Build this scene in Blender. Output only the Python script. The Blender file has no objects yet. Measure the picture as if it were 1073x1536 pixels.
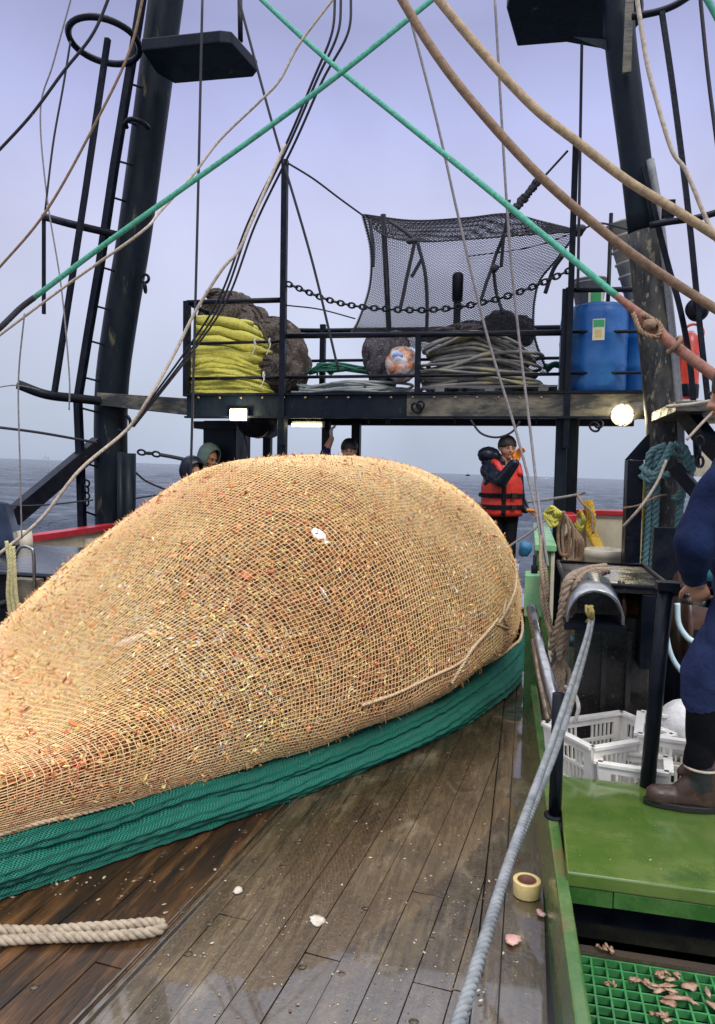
import bpy, bmesh, math, random
import numpy as np
from mathutils import Vector, Matrix
R = math.radians
random.seed(7); RNG = np.random.default_rng(7)
scene = bpy.context.scene
col = scene.collection

# ------------------------------------------------------------ camera, sky, sun
F = 1110.0; PITCH = R(3.25); ROLL = R(1.0); YAW = R(13.0); CZ = 1.6
def ray(px, py):
    X = (px-536.5)/F; U = (768-py)/F
    x = X*math.cos(ROLL)-U*math.sin(ROLL); u = X*math.sin(ROLL)+U*math.cos(ROLL)
    y = math.cos(PITCH)+u*math.sin(PITCH); z = -math.sin(PITCH)+u*math.cos(PITCH)
    return Vector((x*math.cos(YAW)-y*math.sin(YAW), x*math.sin(YAW)+y*math.cos(YAW), z))
def P(px, py, Y):                      # point of the boat plane Y = const
    r = ray(px, py); return Vector((0, 0, CZ))+r*(Y/r.y)
def G(px, py, z=0.0):                  # point of the level z = const
    r = ray(px, py); return Vector((0, 0, CZ))+r*((z-CZ)/r.z)
def XP(px, py, X):
    r = ray(px, py); return Vector((0, 0, CZ))+r*(X/r.x)
o0 = ray(536.5, 768); ax = (ray(536.5+F, 768)-o0).normalized(); up = (ray(536.5, 768-F)-o0).normalized()
cam = bpy.data.cameras.new('camera'); camo = bpy.data.objects.new('camera', cam); col.objects.link(camo)
M4 = Matrix((ax, up, -o0.normalized())).transposed().to_4x4(); M4.translation = Vector((0, 0, CZ))
camo.matrix_world = M4
cam.sensor_fit = 'VERTICAL'; cam.sensor_height = 36; cam.lens = F/1536*36; cam.clip_start = .05; cam.clip_end = 20000
scene.camera = camo
scene.view_settings.view_transform = 'Standard'; scene.view_settings.look = 'None'
scene.view_settings.exposure = 0.0; scene.view_settings.gamma = 1.0

w = bpy.data.worlds.new('World'); scene.world = w; w.use_nodes = True
nt = w.node_tree; nt.nodes.clear(); N = nt.nodes.new; L = nt.links.new
out = N('ShaderNodeOutputWorld'); tc = N('ShaderNodeTexCoord'); sep = N('ShaderNodeSeparateXYZ'); L(tc.outputs['Generated'], sep.inputs[0])
rmp = N('ShaderNodeValToRGB'); L(sep.outputs['Z'], rmp.inputs[0])
cr = rmp.color_ramp; cr.elements[0].position = 0.0; cr.elements[0].color = (.49, .56, .72, 1)
cr.elements[1].position = 1.0; cr.elements[1].color = (2.3, 2.32, 2.45, 1)
for p, c in ((.07, (.56, .63, .78)), (.2, (.66, .70, .90)), (.30, (.66, .68, .93)), (.41, (.55, .585, .93)), (.50, (.40, .43, .70)), (.535, (.42, .45, .72)), (.58, (1.25, 1.3, 1.6)), (.66, (2.1, 2.15, 2.4))):
    e = cr.elements.new(p); e.color = (*c, 1)
nz = N('ShaderNodeTexNoise'); nz.inputs['Scale'].default_value = 3.0; nz.inputs['Detail'].default_value = 6; nz.inputs['Distortion'].default_value = .5; L(tc.outputs['Generated'], nz.inputs['Vector'])
mr = N('ShaderNodeMapRange'); L(nz.outputs['Fac'], mr.inputs[0]); mr.inputs[1].default_value = .3; mr.inputs[2].default_value = .7; mr.inputs[3].default_value = .90; mr.inputs[4].default_value = 1.12
bg = N('ShaderNodeBackground'); L(rmp.outputs[0], bg.inputs[0]); L(mr.outputs[0], bg.inputs[1])
SUN_EL, SUN_AZ = R(48), R(150)
sky = N('ShaderNodeTexSky'); sky.sky_type = 'NISHITA'; sky.sun_disc = False; sky.sun_elevation = SUN_EL; sky.sun_rotation = SUN_AZ; sky.dust_density = 4
bg2 = N('ShaderNodeBackground'); L(sky.outputs[0], bg2.inputs[0]); bg2.inputs[1].default_value = .08
mx = N('ShaderNodeMixShader'); mx.inputs[0].default_value = .1; L(bg.outputs[0], mx.inputs[1]); L(bg2.outputs[0], mx.inputs[2]); L(mx.outputs[0], out.inputs[0])
sl = bpy.data.lights.new('sun', 'SUN'); sl.energy = 1.7; sl.angle = R(22); sl.color = (1, .96, .9)
so = bpy.data.objects.new('sun', sl); col.objects.link(so)
sd = Vector((math.sin(SUN_AZ)*math.cos(SUN_EL), math.cos(SUN_AZ)*math.cos(SUN_EL), math.sin(SUN_EL)))
so.rotation_euler = sd.to_track_quat('Z', 'Y').to_euler(); so.location = (0, 0, 20)

# ------------------------------------------------------------ helpers
ORG = {}
def smooth(pts, n=8):                  # Catmull-Rom through the given points
    p = [Vector(q) for q in pts]
    if len(p) < 3: return [p[0].lerp(p[-1], i/n) for i in range(n+1)]
    p = [p[0]*2-p[1]]+p+[p[-1]*2-p[-2]]; o = []
    for i in range(1, len(p)-2):
        a, b, c, d = p[i-1:i+3]
        for k in range(n):
            t = k/n
            o.append(.5*((2*b)+(c-a)*t+(2*a-5*b+4*c-d)*t*t+(3*b-a-3*c+d)*t**3))
    o.append(p[-2]); return o
def frames(pts):
    P_ = np.array([tuple(p) for p in pts]); T = np.gradient(P_, axis=0); T /= np.maximum(np.linalg.norm(T, axis=1, keepdims=True), 1e-9)
    a = np.array([0, 0, 1.]) if abs(T[0][2]) < .9 else np.array([1., 0, 0]); n = np.cross(T[0], a); n /= np.linalg.norm(n); Ns = []
    for t in T:
        n = n-t*np.dot(n, t); n /= np.linalg.norm(n); Ns.append(n.copy())
    Ns = np.array(Ns); return P_, T, Ns, np.cross(T, Ns)
class MB:
    def __init__(s): s.v = []; s.f = []; s.sm = []
    def add(s, vs, fs, sm=False):
        b = len(s.v); s.v += [tuple(v) for v in vs]; s.f += [tuple(i+b for i in f) for f in fs]; s.sm += [sm]*len(fs); return s
    def hexa(s, c8):                   # 4 bottom corners then 4 top corners
        return s.add(c8, [(3, 2, 1, 0), (4, 5, 6, 7), (0, 1, 5, 4), (1, 2, 6, 5), (2, 3, 7, 6), (3, 0, 4, 7)])
    def box(s, lo, hi, rot=None, piv=None):
        (a, b, c), (d, e, f) = lo, hi
        vs = [Vector(q) for q in ((a, b, c), (d, b, c), (d, e, c), (a, e, c), (a, b, f), (d, b, f), (d, e, f), (a, e, f))]
        if rot:
            pv = Vector(piv) if piv else (vs[0]+vs[6])/2
            vs = [rot@(v-pv)+pv for v in vs]
        return s.hexa(vs)
    def tube(s, pts, r, n=8, cap=True, sq=False):
        P_, T, A, B = frames(pts); m = len(P_); rr = r if hasattr(r, '__len__') else [r]*m
        ph = math.pi/4 if sq else 0
        vs = []; fs = []
        for i in range(m):
            for k in range(n):
                a = 2*math.pi*k/n+ph; vs.append(P_[i]+rr[i]*(math.cos(a)*A[i]+math.sin(a)*B[i]))
        for i in range(m-1):
            for k in range(n):
                k2 = (k+1) % n; fs.append((i*n+k, i*n+k2, (i+1)*n+k2, (i+1)*n+k))
        if cap: fs += [tuple(range(n))[::-1], tuple((m-1)*n+k for k in range(n))]
        return s.add(vs, fs, not sq)
    def bar(s, a, b, r, sq=True): return s.tube([Vector(a), Vector(b)], r, 4 if sq else 12, sq=sq)
    def rope(s, pts, r, pitch=5.0, strands=3, n=6, jit=0):
        pts = [Vector(p) for p in pts]; d = [0]
        for i in range(1, len(pts)): d.append(d[-1]+(pts[i]-pts[i-1]).length)
        step = r*.55; m = max(8, min(4000, int(d[-1]/step))); q = []
        A = np.array([tuple(p) for p in pts]); ts = np.linspace(0, d[-1], m)
        A = np.stack([np.interp(ts, d, A[:, i]) for i in range(3)], 1)
        P_, T, Na, Nb = frames(A)
        for k in range(strands):
            a = ts/(r*pitch)*2*math.pi+2*math.pi*k/strands
            c = P_+(r*.5)*(np.cos(a)[:, None]*Na+np.sin(a)[:, None]*Nb)
            s.tube(c, r*.53, n)
        return s
    def lathe(s, c, prof, n=24, axis=(0, 0, 1), arc=None):
        q = Vector((0, 0, 1)).rotation_difference(Vector(axis)); c = Vector(c); vs = []; fs = []
        for (r, z) in prof:
            for k in range(n): a = 2*math.pi*k/n; vs.append(c+q@Vector((r*math.cos(a), r*math.sin(a), z)))
        for i in range(len(prof)-1):
            for k in range(n): k2 = (k+1) % n; fs.append((i*n+k, i*n+k2, (i+1)*n+k2, (i+1)*n+k))
        return s.add(vs, fs, True)
    def ring(s, c, axis, R_, r, n=28, m=8, sx=1.0, a0=0, a1=2*math.pi, up_=None):
        axis = Vector(axis).normalized(); u = Vector(up_) if up_ else axis.orthogonal(); u = (u-axis*u.dot(axis)).normalized(); v = axis.cross(u)
        pts = [Vector(c)+R_*(sx*math.cos(a)*u+math.sin(a)*v) for a in [a0+(a1-a0)*i/n for i in range(n+1)]]
        return s.tube(pts, r, m, cap=abs(a1-a0) < 6.28)
    def prism(s, poly, h):             # poly: list of Vector on a level, raised by h
        n = len(poly); vs = [Vector(p) for p in poly]+[Vector(p)+Vector((0, 0, h)) for p in poly]
        return s.add(vs, [tuple(range(n))[::-1], tuple(range(n, 2*n))]+[(i, (i+1) % n, n+(i+1) % n, n+i) for i in range(n)])
    def blob(s, c, r, rot=None, n=16, m=10, jit=0, fold=0):
        vs = []; fs = []; c = Vector(c); n *= 3 if fold else 1; m *= 3 if fold else 1; s1, s2, s3 = random.uniform(0, 6), random.uniform(0, 6), random.uniform(0, 6)
        for i in range(m+1):
            for k in range(n):
                a = 2*math.pi*k/n; b = math.pi*i/m; j = 1+jit*random.uniform(-1, 1)*(0 < i < m)*(.25 if fold else 1)
                if fold: j += fold*math.sin(b)*(abs(math.sin(2.5*a+s1+1.6*math.sin(2*b+s2)))-.6+.6*(abs(math.sin(4*b+1.3*math.sin(a*2+s3)+s2))-.6)+.25*math.sin(9*a+7*b+s3))
                v = Vector((r[0]*math.sin(b)*math.cos(a), r[1]*math.sin(b)*math.sin(a), r[2]*math.cos(b)))*j
                vs.append(c+(rot@v if rot else v))
        for i in range(m):
            for k in range(n): fs.append((i*n+k, (i+1)*n+k, (i+1)*n+(k+1) % n, i*n+(k+1) % n))
        return s.add(vs, fs, True)
    def build(s, name, m, parent=None, bevel=0, solid=0, **kw):
        me = bpy.data.meshes.new(name); A = np.array([tuple(v) for v in s.v])
        if parent is None: o_ = Vector(((A[:, 0].min()+A[:, 0].max())/2, (A[:, 1].min()+A[:, 1].max())/2, A[:, 2].min()))
        else: o_ = ORG[parent.name]
        A = A-np.array(tuple(o_)); me.from_pydata(A.tolist(), [], s.f); me.polygons.foreach_set('use_smooth', s.sm)
        return link(name, me, m, parent, o_, bevel, solid, **kw)
def link(name, me, m, parent, o_, bevel=0, solid=0, **kw):
    if m is not None:
        for q in (m if isinstance(m, (list, tuple)) else [m]): me.materials.append(q)
    ob = bpy.data.objects.new(name, me); col.objects.link(ob); ORG[ob.name] = o_
    if parent: ob.parent = parent
    else: ob.location = o_
    if bevel:
        b = ob.modifiers.new('bevel', 'BEVEL'); b.width = bevel; b.segments = 2; b.limit_method = 'ANGLE'; b.angle_limit = R(50)
    if solid: b = ob.modifiers.new('solid', 'SOLIDIFY'); b.thickness = solid
    if kw: tag(ob, **kw)
    return ob
def tag(o, label=None, cat=None, group=None, kind=None):
    if label: o['label'] = label
    if cat: o['category'] = cat
    if group: o['group'] = group
    if kind: o['kind'] = kind
    return o
def thing(name, loc, label, cat, group=None):
    o = bpy.data.objects.new(name, None); col.objects.link(o); o.location = loc; o.empty_display_size = .1; ORG[o.name] = Vector(loc)
    return tag(o, label, cat, group)

def mat(name, c, c2=None, rough=.5, r2=None, metal=0, sc=6, det=6, lo=.4, hi=.65, bump=0, bsc=60, spec=.5, c3=None, sc3=2.5, lo3=.55, hi3=.7, coat=0, obj=True, strx=(1, 1, 1), tr=0):
    m = bpy.data.materials.new(name); m.use_nodes = True; t = m.node_tree; N = t.nodes.new; L = t.links.new; b = t.nodes['Principled BSDF']
    b.inputs['Metallic'].default_value = metal; b.inputs['Specular IOR Level'].default_value = spec; b.inputs['Coat Weight'].default_value = coat; b.inputs['Coat Roughness'].default_value = .12
    if tr: b.inputs['Transmission Weight'].default_value = tr
    g = N('ShaderNodeTexCoord'); mp = N('ShaderNodeMapping'); mp.inputs['Scale'].default_value = strx; L(g.outputs['Object'], mp.inputs[0])
    def noise(s, d=det):
        n = N('ShaderNodeTexNoise'); n.inputs['Scale'].default_value = s; n.inputs['Detail'].default_value = d; n.inputs['Roughness'].default_value = .65; L(mp.outputs[0], n.inputs['Vector']); return n.outputs['Fac']
    def rng_(x, a, b_, o1, o2):
        r = N('ShaderNodeMapRange'); L(x, r.inputs[0]); r.inputs[1].default_value = a; r.inputs[2].default_value = b_; r.inputs[3].default_value = o1; r.inputs[4].default_value = o2; return r.outputs[0]
    b.inputs['Base Color'].default_value = (*c, 1); b.inputs['Roughness'].default_value = rough
    n1 = noise(sc)
    if c2:
        x = N('ShaderNodeMix'); x.data_type = 'RGBA'; L(rng_(n1, lo, hi, 0, 1), x.inputs[0]); x.inputs[6].default_value = (*c, 1); x.inputs[7].default_value = (*c2, 1); o = x.outputs[2]
        if c3:
            y = N('ShaderNodeMix'); y.data_type = 'RGBA'; L(rng_(noise(sc3), lo3, hi3, 0, 1), y.inputs[0]); L(o, y.inputs[6]); y.inputs[7].default_value = (*c3, 1); o = y.outputs[2]
        L(o, b.inputs['Base Color'])
    if r2 is not None: L(rng_(n1, lo, hi, rough, r2), b.inputs['Roughness'])
    if bump:
        bp = N('ShaderNodeBump'); bp.inputs['Strength'].default_value = 1; bp.inputs['Distance'].default_value = bump; L(noise(bsc, 4), bp.inputs['Height']); L(bp.outputs[0], b.inputs['Normal'])
    return m
def emis(name, c, s):
    m = bpy.data.materials.new(name); m.use_nodes = True; b = m.node_tree.nodes['Principled BSDF']; b.inputs['Base Color'].default_value = (*c, 1)
    b.inputs['Emission Color'].default_value = (*c, 1); b.inputs['Emission Strength'].default_value = s; return m
def attrmat(name, rough=.4, sheen=0, bump=0):
    m = bpy.data.materials.new(name); m.use_nodes = True; t = m.node_tree; b = t.nodes['Principled BSDF']; a = t.nodes.new('ShaderNodeVertexColor'); a.layer_name = 'col'
    t.links.new(a.outputs[0], b.inputs['Base Color']); b.inputs['Roughness'].default_value = rough; return m

def netmat(name, c1, c2):
    m = mat(name, c1, c2, rough=.9, spec=.15); t = m.node_tree; N = t.nodes.new; L = t.links.new; b = t.nodes['Principled BSDF']; g = N('ShaderNodeTexCoord'); ns = N('ShaderNodeTexNoise'); ns.inputs['Scale'].default_value = 4; L(g.outputs['Object'], ns.inputs[0])
    ad = N('ShaderNodeMixRGB'); ad.blend_type = 'ADD'; ad.inputs[0].default_value = .5; L(g.outputs['Object'], ad.inputs[1]); L(ns.outputs['Color'], ad.inputs[2])
    v = N('ShaderNodeTexVoronoi'); v.feature = 'DISTANCE_TO_EDGE'; v.inputs['Scale'].default_value = 34; L(ad.outputs[0], v.inputs['Vector']); r = N('ShaderNodeMapRange'); L(v.outputs[0], r.inputs[0]); r.inputs[1].default_value = .02; r.inputs[2].default_value = .16; r.inputs[3].default_value = 0; r.inputs[4].default_value = 1
    x = N('ShaderNodeMix'); x.data_type = 'RGBA'; L(r.outputs[0], x.inputs[0]); x.inputs[6].default_value = (*c1, 1); x.inputs[7].default_value = (*c2, 1); L(x.outputs[2], b.inputs['Base Color'])
    bp = N('ShaderNodeBump'); bp.invert = True; bp.inputs['Distance'].default_value = .012; L(r.outputs[0], bp.inputs['Height']); L(bp.outputs[0], b.inputs['Normal']); return m
BLACK = mat('black_paint', (.003, .005, .011), (.008, .010, .016), rough=.3, r2=.55, spec=.16, sc=9, bump=.002, bsc=40, c3=(.07, .05, .03), sc3=7, lo3=.66, hi3=.74)
MAST = mat('mast_paint', (.004, .008, .015), (.009, .015, .022), rough=.35, r2=.6, spec=.14, sc=5, bump=.003, bsc=30, c3=(.09, .075, .05), sc3=6, lo3=.63, hi3=.72, strx=(1, 1, .35))
MASTL = mat('port_mast_paint', (.004, .008, .014), (.010, .015, .02), rough=.35, r2=.6, spec=.14, sc=6, bump=.004, bsc=30, c3=(.10, .085, .05), sc3=7, lo3=.60, hi3=.70, strx=(1, 1, .25))
MASTW = mat('worn_mast_paint', (.010, .014, .018), (.07, .066, .055), rough=.4, r2=.7, spec=.3, sc=9, bump=.004, bsc=30, c3=(.20, .17, .12), sc3=22, lo3=.57, hi3=.63, strx=(1, 1, .35))
BEAM = mat('worn_beam_paint', (.02, .022, .02), (.17, .15, .105), rough=.4, r2=.7, sc=5, bump=.004, bsc=25, c3=(.16, .13, .08), sc3=8, lo3=.6, hi3=.7, strx=(.6, 1, 2))
STEEL = mat('galvanised_steel', (.32, .33, .34), (.2, .2, .21), rough=.22, r2=.45, metal=1, sc=14)
RUSTSTEEL = mat('worn_steel', (.25, .2, .16), (.13, .09, .06), rough=.3, r2=.6, metal=.8, sc=18)
GREEN = mat('green_paint', (.03, .10, .02), (.06, .15, .035), rough=.18, r2=.42, sc=9, bump=.0015, bsc=60, c3=(.16, .17, .07), sc3=16, lo3=.6, hi3=.7)
GREENL = mat('pale_green_paint', (.17, .42, .19), (.25, .48, .24), rough=.25, r2=.45, sc=9, c3=(.3, .32, .2), sc3=18, lo3=.6, hi3=.7, bump=.0015)
GREENW = mat('wet_green_deck_paint', (.065, .125, .02), (.12, .17, .04), rough=.05, r2=.28, sc=3.4, bump=.0012, bsc=14, c3=(.05, .10, .025), sc3=5, lo3=.55, hi3=.70, coat=1)
CREAM = mat('cream_paint', (.62, .57, .45), (.5, .45, .34), rough=.4, sc=5, c3=(.3, .2, .1), sc3=8, lo3=.66, hi3=.76)
RED = mat('red_paint', (.5, .025, .04), (.35, .02, .03), rough=.35, sc=8)
def rp(name, c, k=.6, rough=.75): return mat(name, c, tuple(x*k for x in c), rough=rough, sc=35, bump=.002, bsc=220)
R_GREEN = rp('green_rope', (.07, .36, .24)); R_BROWN = rp('brown_hose_rope', (.27, .17, .10)); R_TAN = rp('tan_rope', (.42, .30, .17))
R_DARK = rp('dark_wire', (.02, .02, .03)); R_GREY = rp('grey_wire', (.22, .2, .2)); R_BEIGE = rp('beige_rope', (.50, .42, .33)); R_YEL = rp('yellow_rope', (.58, .54, .09), .72)
R_LASH = rp('pale_lashing', (.72, .54, .33), .75); R_TEAL = rp('teal_rope', (.07, .22, .26), .5); R_HAWS = mat('hawser_grey', (.24, .255, .26), (.12, .13, .135), rough=.5, sc=16, bump=.001, bsc=260, c3=(.16, .14, .10), sc3=5, lo3=.55, hi3=.7); R_RUST = rp('rust_rope', (.28, .12, .08)); R_YG = rp('mustard_rope', (.65, .42, .04))
R_WHITE = rp('white_rope', (.6, .58, .52)); R_PIPE = rp('grey_pipe_hose', (.23, .24, .25), .7, .4)
SKIN = mat('skin', (.42, .21, .13), (.34, .16, .10), rough=.5, sc=20); HAIR = mat('hair', (.008, .007, .007), rough=.5, bump=.003, bsc=150)
def clothm(n, c, **k): return mat(n, c, tuple(x*.6 for x in c), rough=.85, spec=.15, sc=9, bump=.012, bsc=9, **k)
NAVY = clothm('navy_cloth', (.009, .018, .060)); BLUE = clothm('blue_trouser_cloth', (.026, .038, .105)); BLK = clothm('black_cloth', (.01, .011, .016))
ORANGE_G = mat('orange_rubber', (.85, .28, .03), (.7, .2, .03), rough=.4); VEST = mat('vest_red', (.62, .035, .02), (.42, .02, .015), rough=.55, sc=14, bump=.01, bsc=12)
RAIN = mat('rain_jacket', (.006, .010, .022), (.012, .016, .03), spec=.25, rough=.3, sc=9, bump=.014, bsc=9)
LEATHER = mat('brown_leather', (.055, .026, .018), (.025, .013, .010), rough=.3, r2=.5, sc=14, bump=.004, bsc=30)
RUBBER = mat('black_rubber', (.01, .01, .01), rough=.5); ELAST = mat('grey_elastic', (.014, .018, .017), rough=.8, bump=.003, bsc=60)

# ------------------------------------------------------------ structure: sea, decks
def noise2(x, y, seed, n=12, k0=1.0, k1=8.0):
    r = np.random.default_rng(seed); z = 0
    for i in range(n):
        k = k0*(k1/k0)**(i/(n-1)); a = r.uniform(-.9, .9); z = z+np.sin(k*(x*math.sin(a)+y*math.cos(a))+r.uniform(0, 6.28))/k**.9
    return z
def sea():
    nr, na = 420, 520; SEAZ = -1.3
    d = 6*(5000/6)**(np.linspace(0, 1, nr)**.92); a = np.linspace(R(-62), R(62), na)
    D, A = np.meshgrid(d, a, indexing='ij'); x = D*np.sin(A); y = D*np.cos(A)
    z = .065*noise2(x, y, 3, 18, .35, 7)*np.exp(-D/400)+.03*noise2(y, x, 5, 12, 1.5, 9)*np.exp(-D/60)
    # back of the boat too: a plain disc sector behind the camera
    c = (o0.x, o0.y); X = x*c[1]+y*c[0]; Y = -x*c[0]+y*c[1]
    vs = np.stack([X, Y, SEAZ+z], -1).reshape(-1, 3)
    i = np.arange(nr*na).reshape(nr, na); f = np.stack([i[:-1, :-1], i[:-1, 1:], i[1:, 1:], i[1:, :-1]], -1).reshape(-1, 4)
    me = bpy.data.meshes.new('sea'); me.from_pydata(vs.tolist(), [], f.tolist()); me.polygons.foreach_set('use_smooth', [True]*len(f))
    m = mat('sea_water', (.012, .03, .05), rough=.12, bump=.0)
    t = m.node_tree; b = t.nodes['Principled BSDF']; N = t.nodes.new; L = t.links.new
    b.inputs['Base Color'].default_value = (.018, .032, .055, 1); b.inputs['Roughness'].default_value = .16; b.inputs['IOR'].default_value = 1.33
    g = N('ShaderNodeTexCoord'); prev = None
    for s, dd in ((.35, .9), (1.1, .5), (3.5, .14), (14, .03)):
        n = N('ShaderNodeTexNoise'); n.inputs['Scale'].default_value = s; n.inputs['Detail'].default_value = 5; n.inputs['Distortion'].default_value = .4; L(g.outputs['Object'], n.inputs['Vector'])
        bp = N('ShaderNodeBump'); bp.inputs['Distance'].default_value = dd; bp.inputs['Strength'].default_value = 1; L(n.outputs['Fac'], bp.inputs['Height'])
        if prev: L(prev.outputs[0], bp.inputs['Normal'])
        prev = bp
    L(prev.outputs[0], b.inputs['Normal'])
    ob = link('sea', me, m, None, Vector((0, 0, 0)), kind='structure')
    h = o0.copy(); h.z = 0; h.normalize()      # the boat rolls a little: the water is tipped about the boat's view axis
    rot = Matrix.Rotation(R(.95), 4, h); pv = Vector((0, 0, CZ))
    ob.matrix_world = Matrix.Translation(pv)@rot@Matrix.Translation(-pv)
    ORG[ob.name] = Vector()
    return ob
sea()

def wetwood():
    m = bpy.data.materials.new('wet_planks'); m.use_nodes = True; t = m.node_tree; N = t.nodes.new; L = t.links.new; b = t.nodes['Principled BSDF']
    g = N('ShaderNodeTexCoord'); geo = N('ShaderNodeNewGeometry')
    def noise(s, d=6, st=(1, 1, 1), ro=.6):
        mp = N('ShaderNodeMapping'); mp.inputs['Scale'].default_value = st; L(g.outputs['Object'], mp.inputs[0])
        n = N('ShaderNodeTexNoise'); n.inputs['Scale'].default_value = s; n.inputs['Detail'].default_value = d; n.inputs['Roughness'].default_value = ro; L(mp.outputs[0], n.inputs['Vector']); return n.outputs['Fac']
    def mrg(x, a, b_, c=0, d=1):
        r = N('ShaderNodeMapRange'); L(x, r.inputs[0]); r.inputs[1].default_value = a; r.inputs[2].default_value = b_; r.inputs[3].default_value = c; r.inputs[4].default_value = d; return r.outputs[0]
    def mix(f, a, b_):
        x = N('ShaderNodeMix'); x.data_type = 'RGBA'; L(f, x.inputs[0])
        for k, q in ((6, a), (7, b_)):
            if isinstance(q, tuple): x.inputs[k].default_value = (*q, 1)
            else: L(q, x.inputs[k])
        return x.outputs[2]
    grain = noise(9, 8, (6, .35, 1)); big = noise(1.7, 5); mid = noise(6, 6, (1.4, .6, 1))
    c = mix(mrg(grain, .35, .7), (.028, .019, .009), (.15, .104, .052))
    c = mix(mrg(geo.outputs['Random Per Island'], 0, 1, 0, .5), c, (.09, .07, .03))
    c = mix(mrg(mid, .55, .7, 0, .75), c, (.23, .185, .115))
    c = mix(mrg(big, .56, .66, 0, .7), c, (.035, .026, .018))
    fine = noise(55, 4); c = mix(mrg(fine, .67, .73), c, (.36, .32, .25)); c = mix(mrg(noise(26, 5, (1.8, .8, 1)), .60, .70, 0, .8), c, (.03, .022, .016))
    pud = noise(2.3, 6, (1.3, .55, 1), .62); w_ = mrg(pud, .43, .52); c = mix(mrg(w_, 0, 1, 0, .5), c, (.02, .015, .011))
    L(c, b.inputs['Base Color'])
    rr = N('ShaderNodeMapRange'); L(w_, rr.inputs[0]); rr.inputs[3].default_value = .3; rr.inputs[4].default_value = .03; L(rr.outputs[0], b.inputs['Roughness'])
    b.inputs['Specular IOR Level'].default_value = 1.0; b.inputs['Coat Weight'].default_value = 1.0; b.inputs['Coat IOR'].default_value = 1.6; b.inputs['Coat Roughness'].default_value = .04
    b1 = N('ShaderNodeBump'); b1.inputs['Distance'].default_value = .006; L(grain, b1.inputs['Height'])
    inv = mrg(w_, 0, 1, 1, .30); L(inv, b1.inputs['Strength'])
    b2 = N('ShaderNodeBump'); b2.inputs['Distance'].default_value = .007; b2.inputs['Strength'].default_value = .6; L(noise(30, 7, (1.3, .8, 1), .7), b2.inputs['Height']); L(b1.outputs[0], b2.inputs['Normal'])
    L(b2.outputs[0], b.inputs['Normal']); return m
WOOD = wetwood()
WOOD2 = mat('wet_shaded_planks', (.05, .026, .012), (.014, .010, .008), rough=.1, r2=.3, sc=4, bump=.004, bsc=30, c3=(.16, .075, .028), sc3=2.6, lo3=.5, hi3=.68, strx=(4, .5, 1))  # wet dark brown planks, with the shadow beside the mat put into their colour
COAM = mat('worn_wet_green', (.055, .13, .035), (.10, .17, .05), rough=.12, r2=.35, sc=7, bump=.002, bsc=40, c3=(.13, .11, .04), sc3=5, lo3=.52, hi3=.66, coat=.4)
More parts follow.
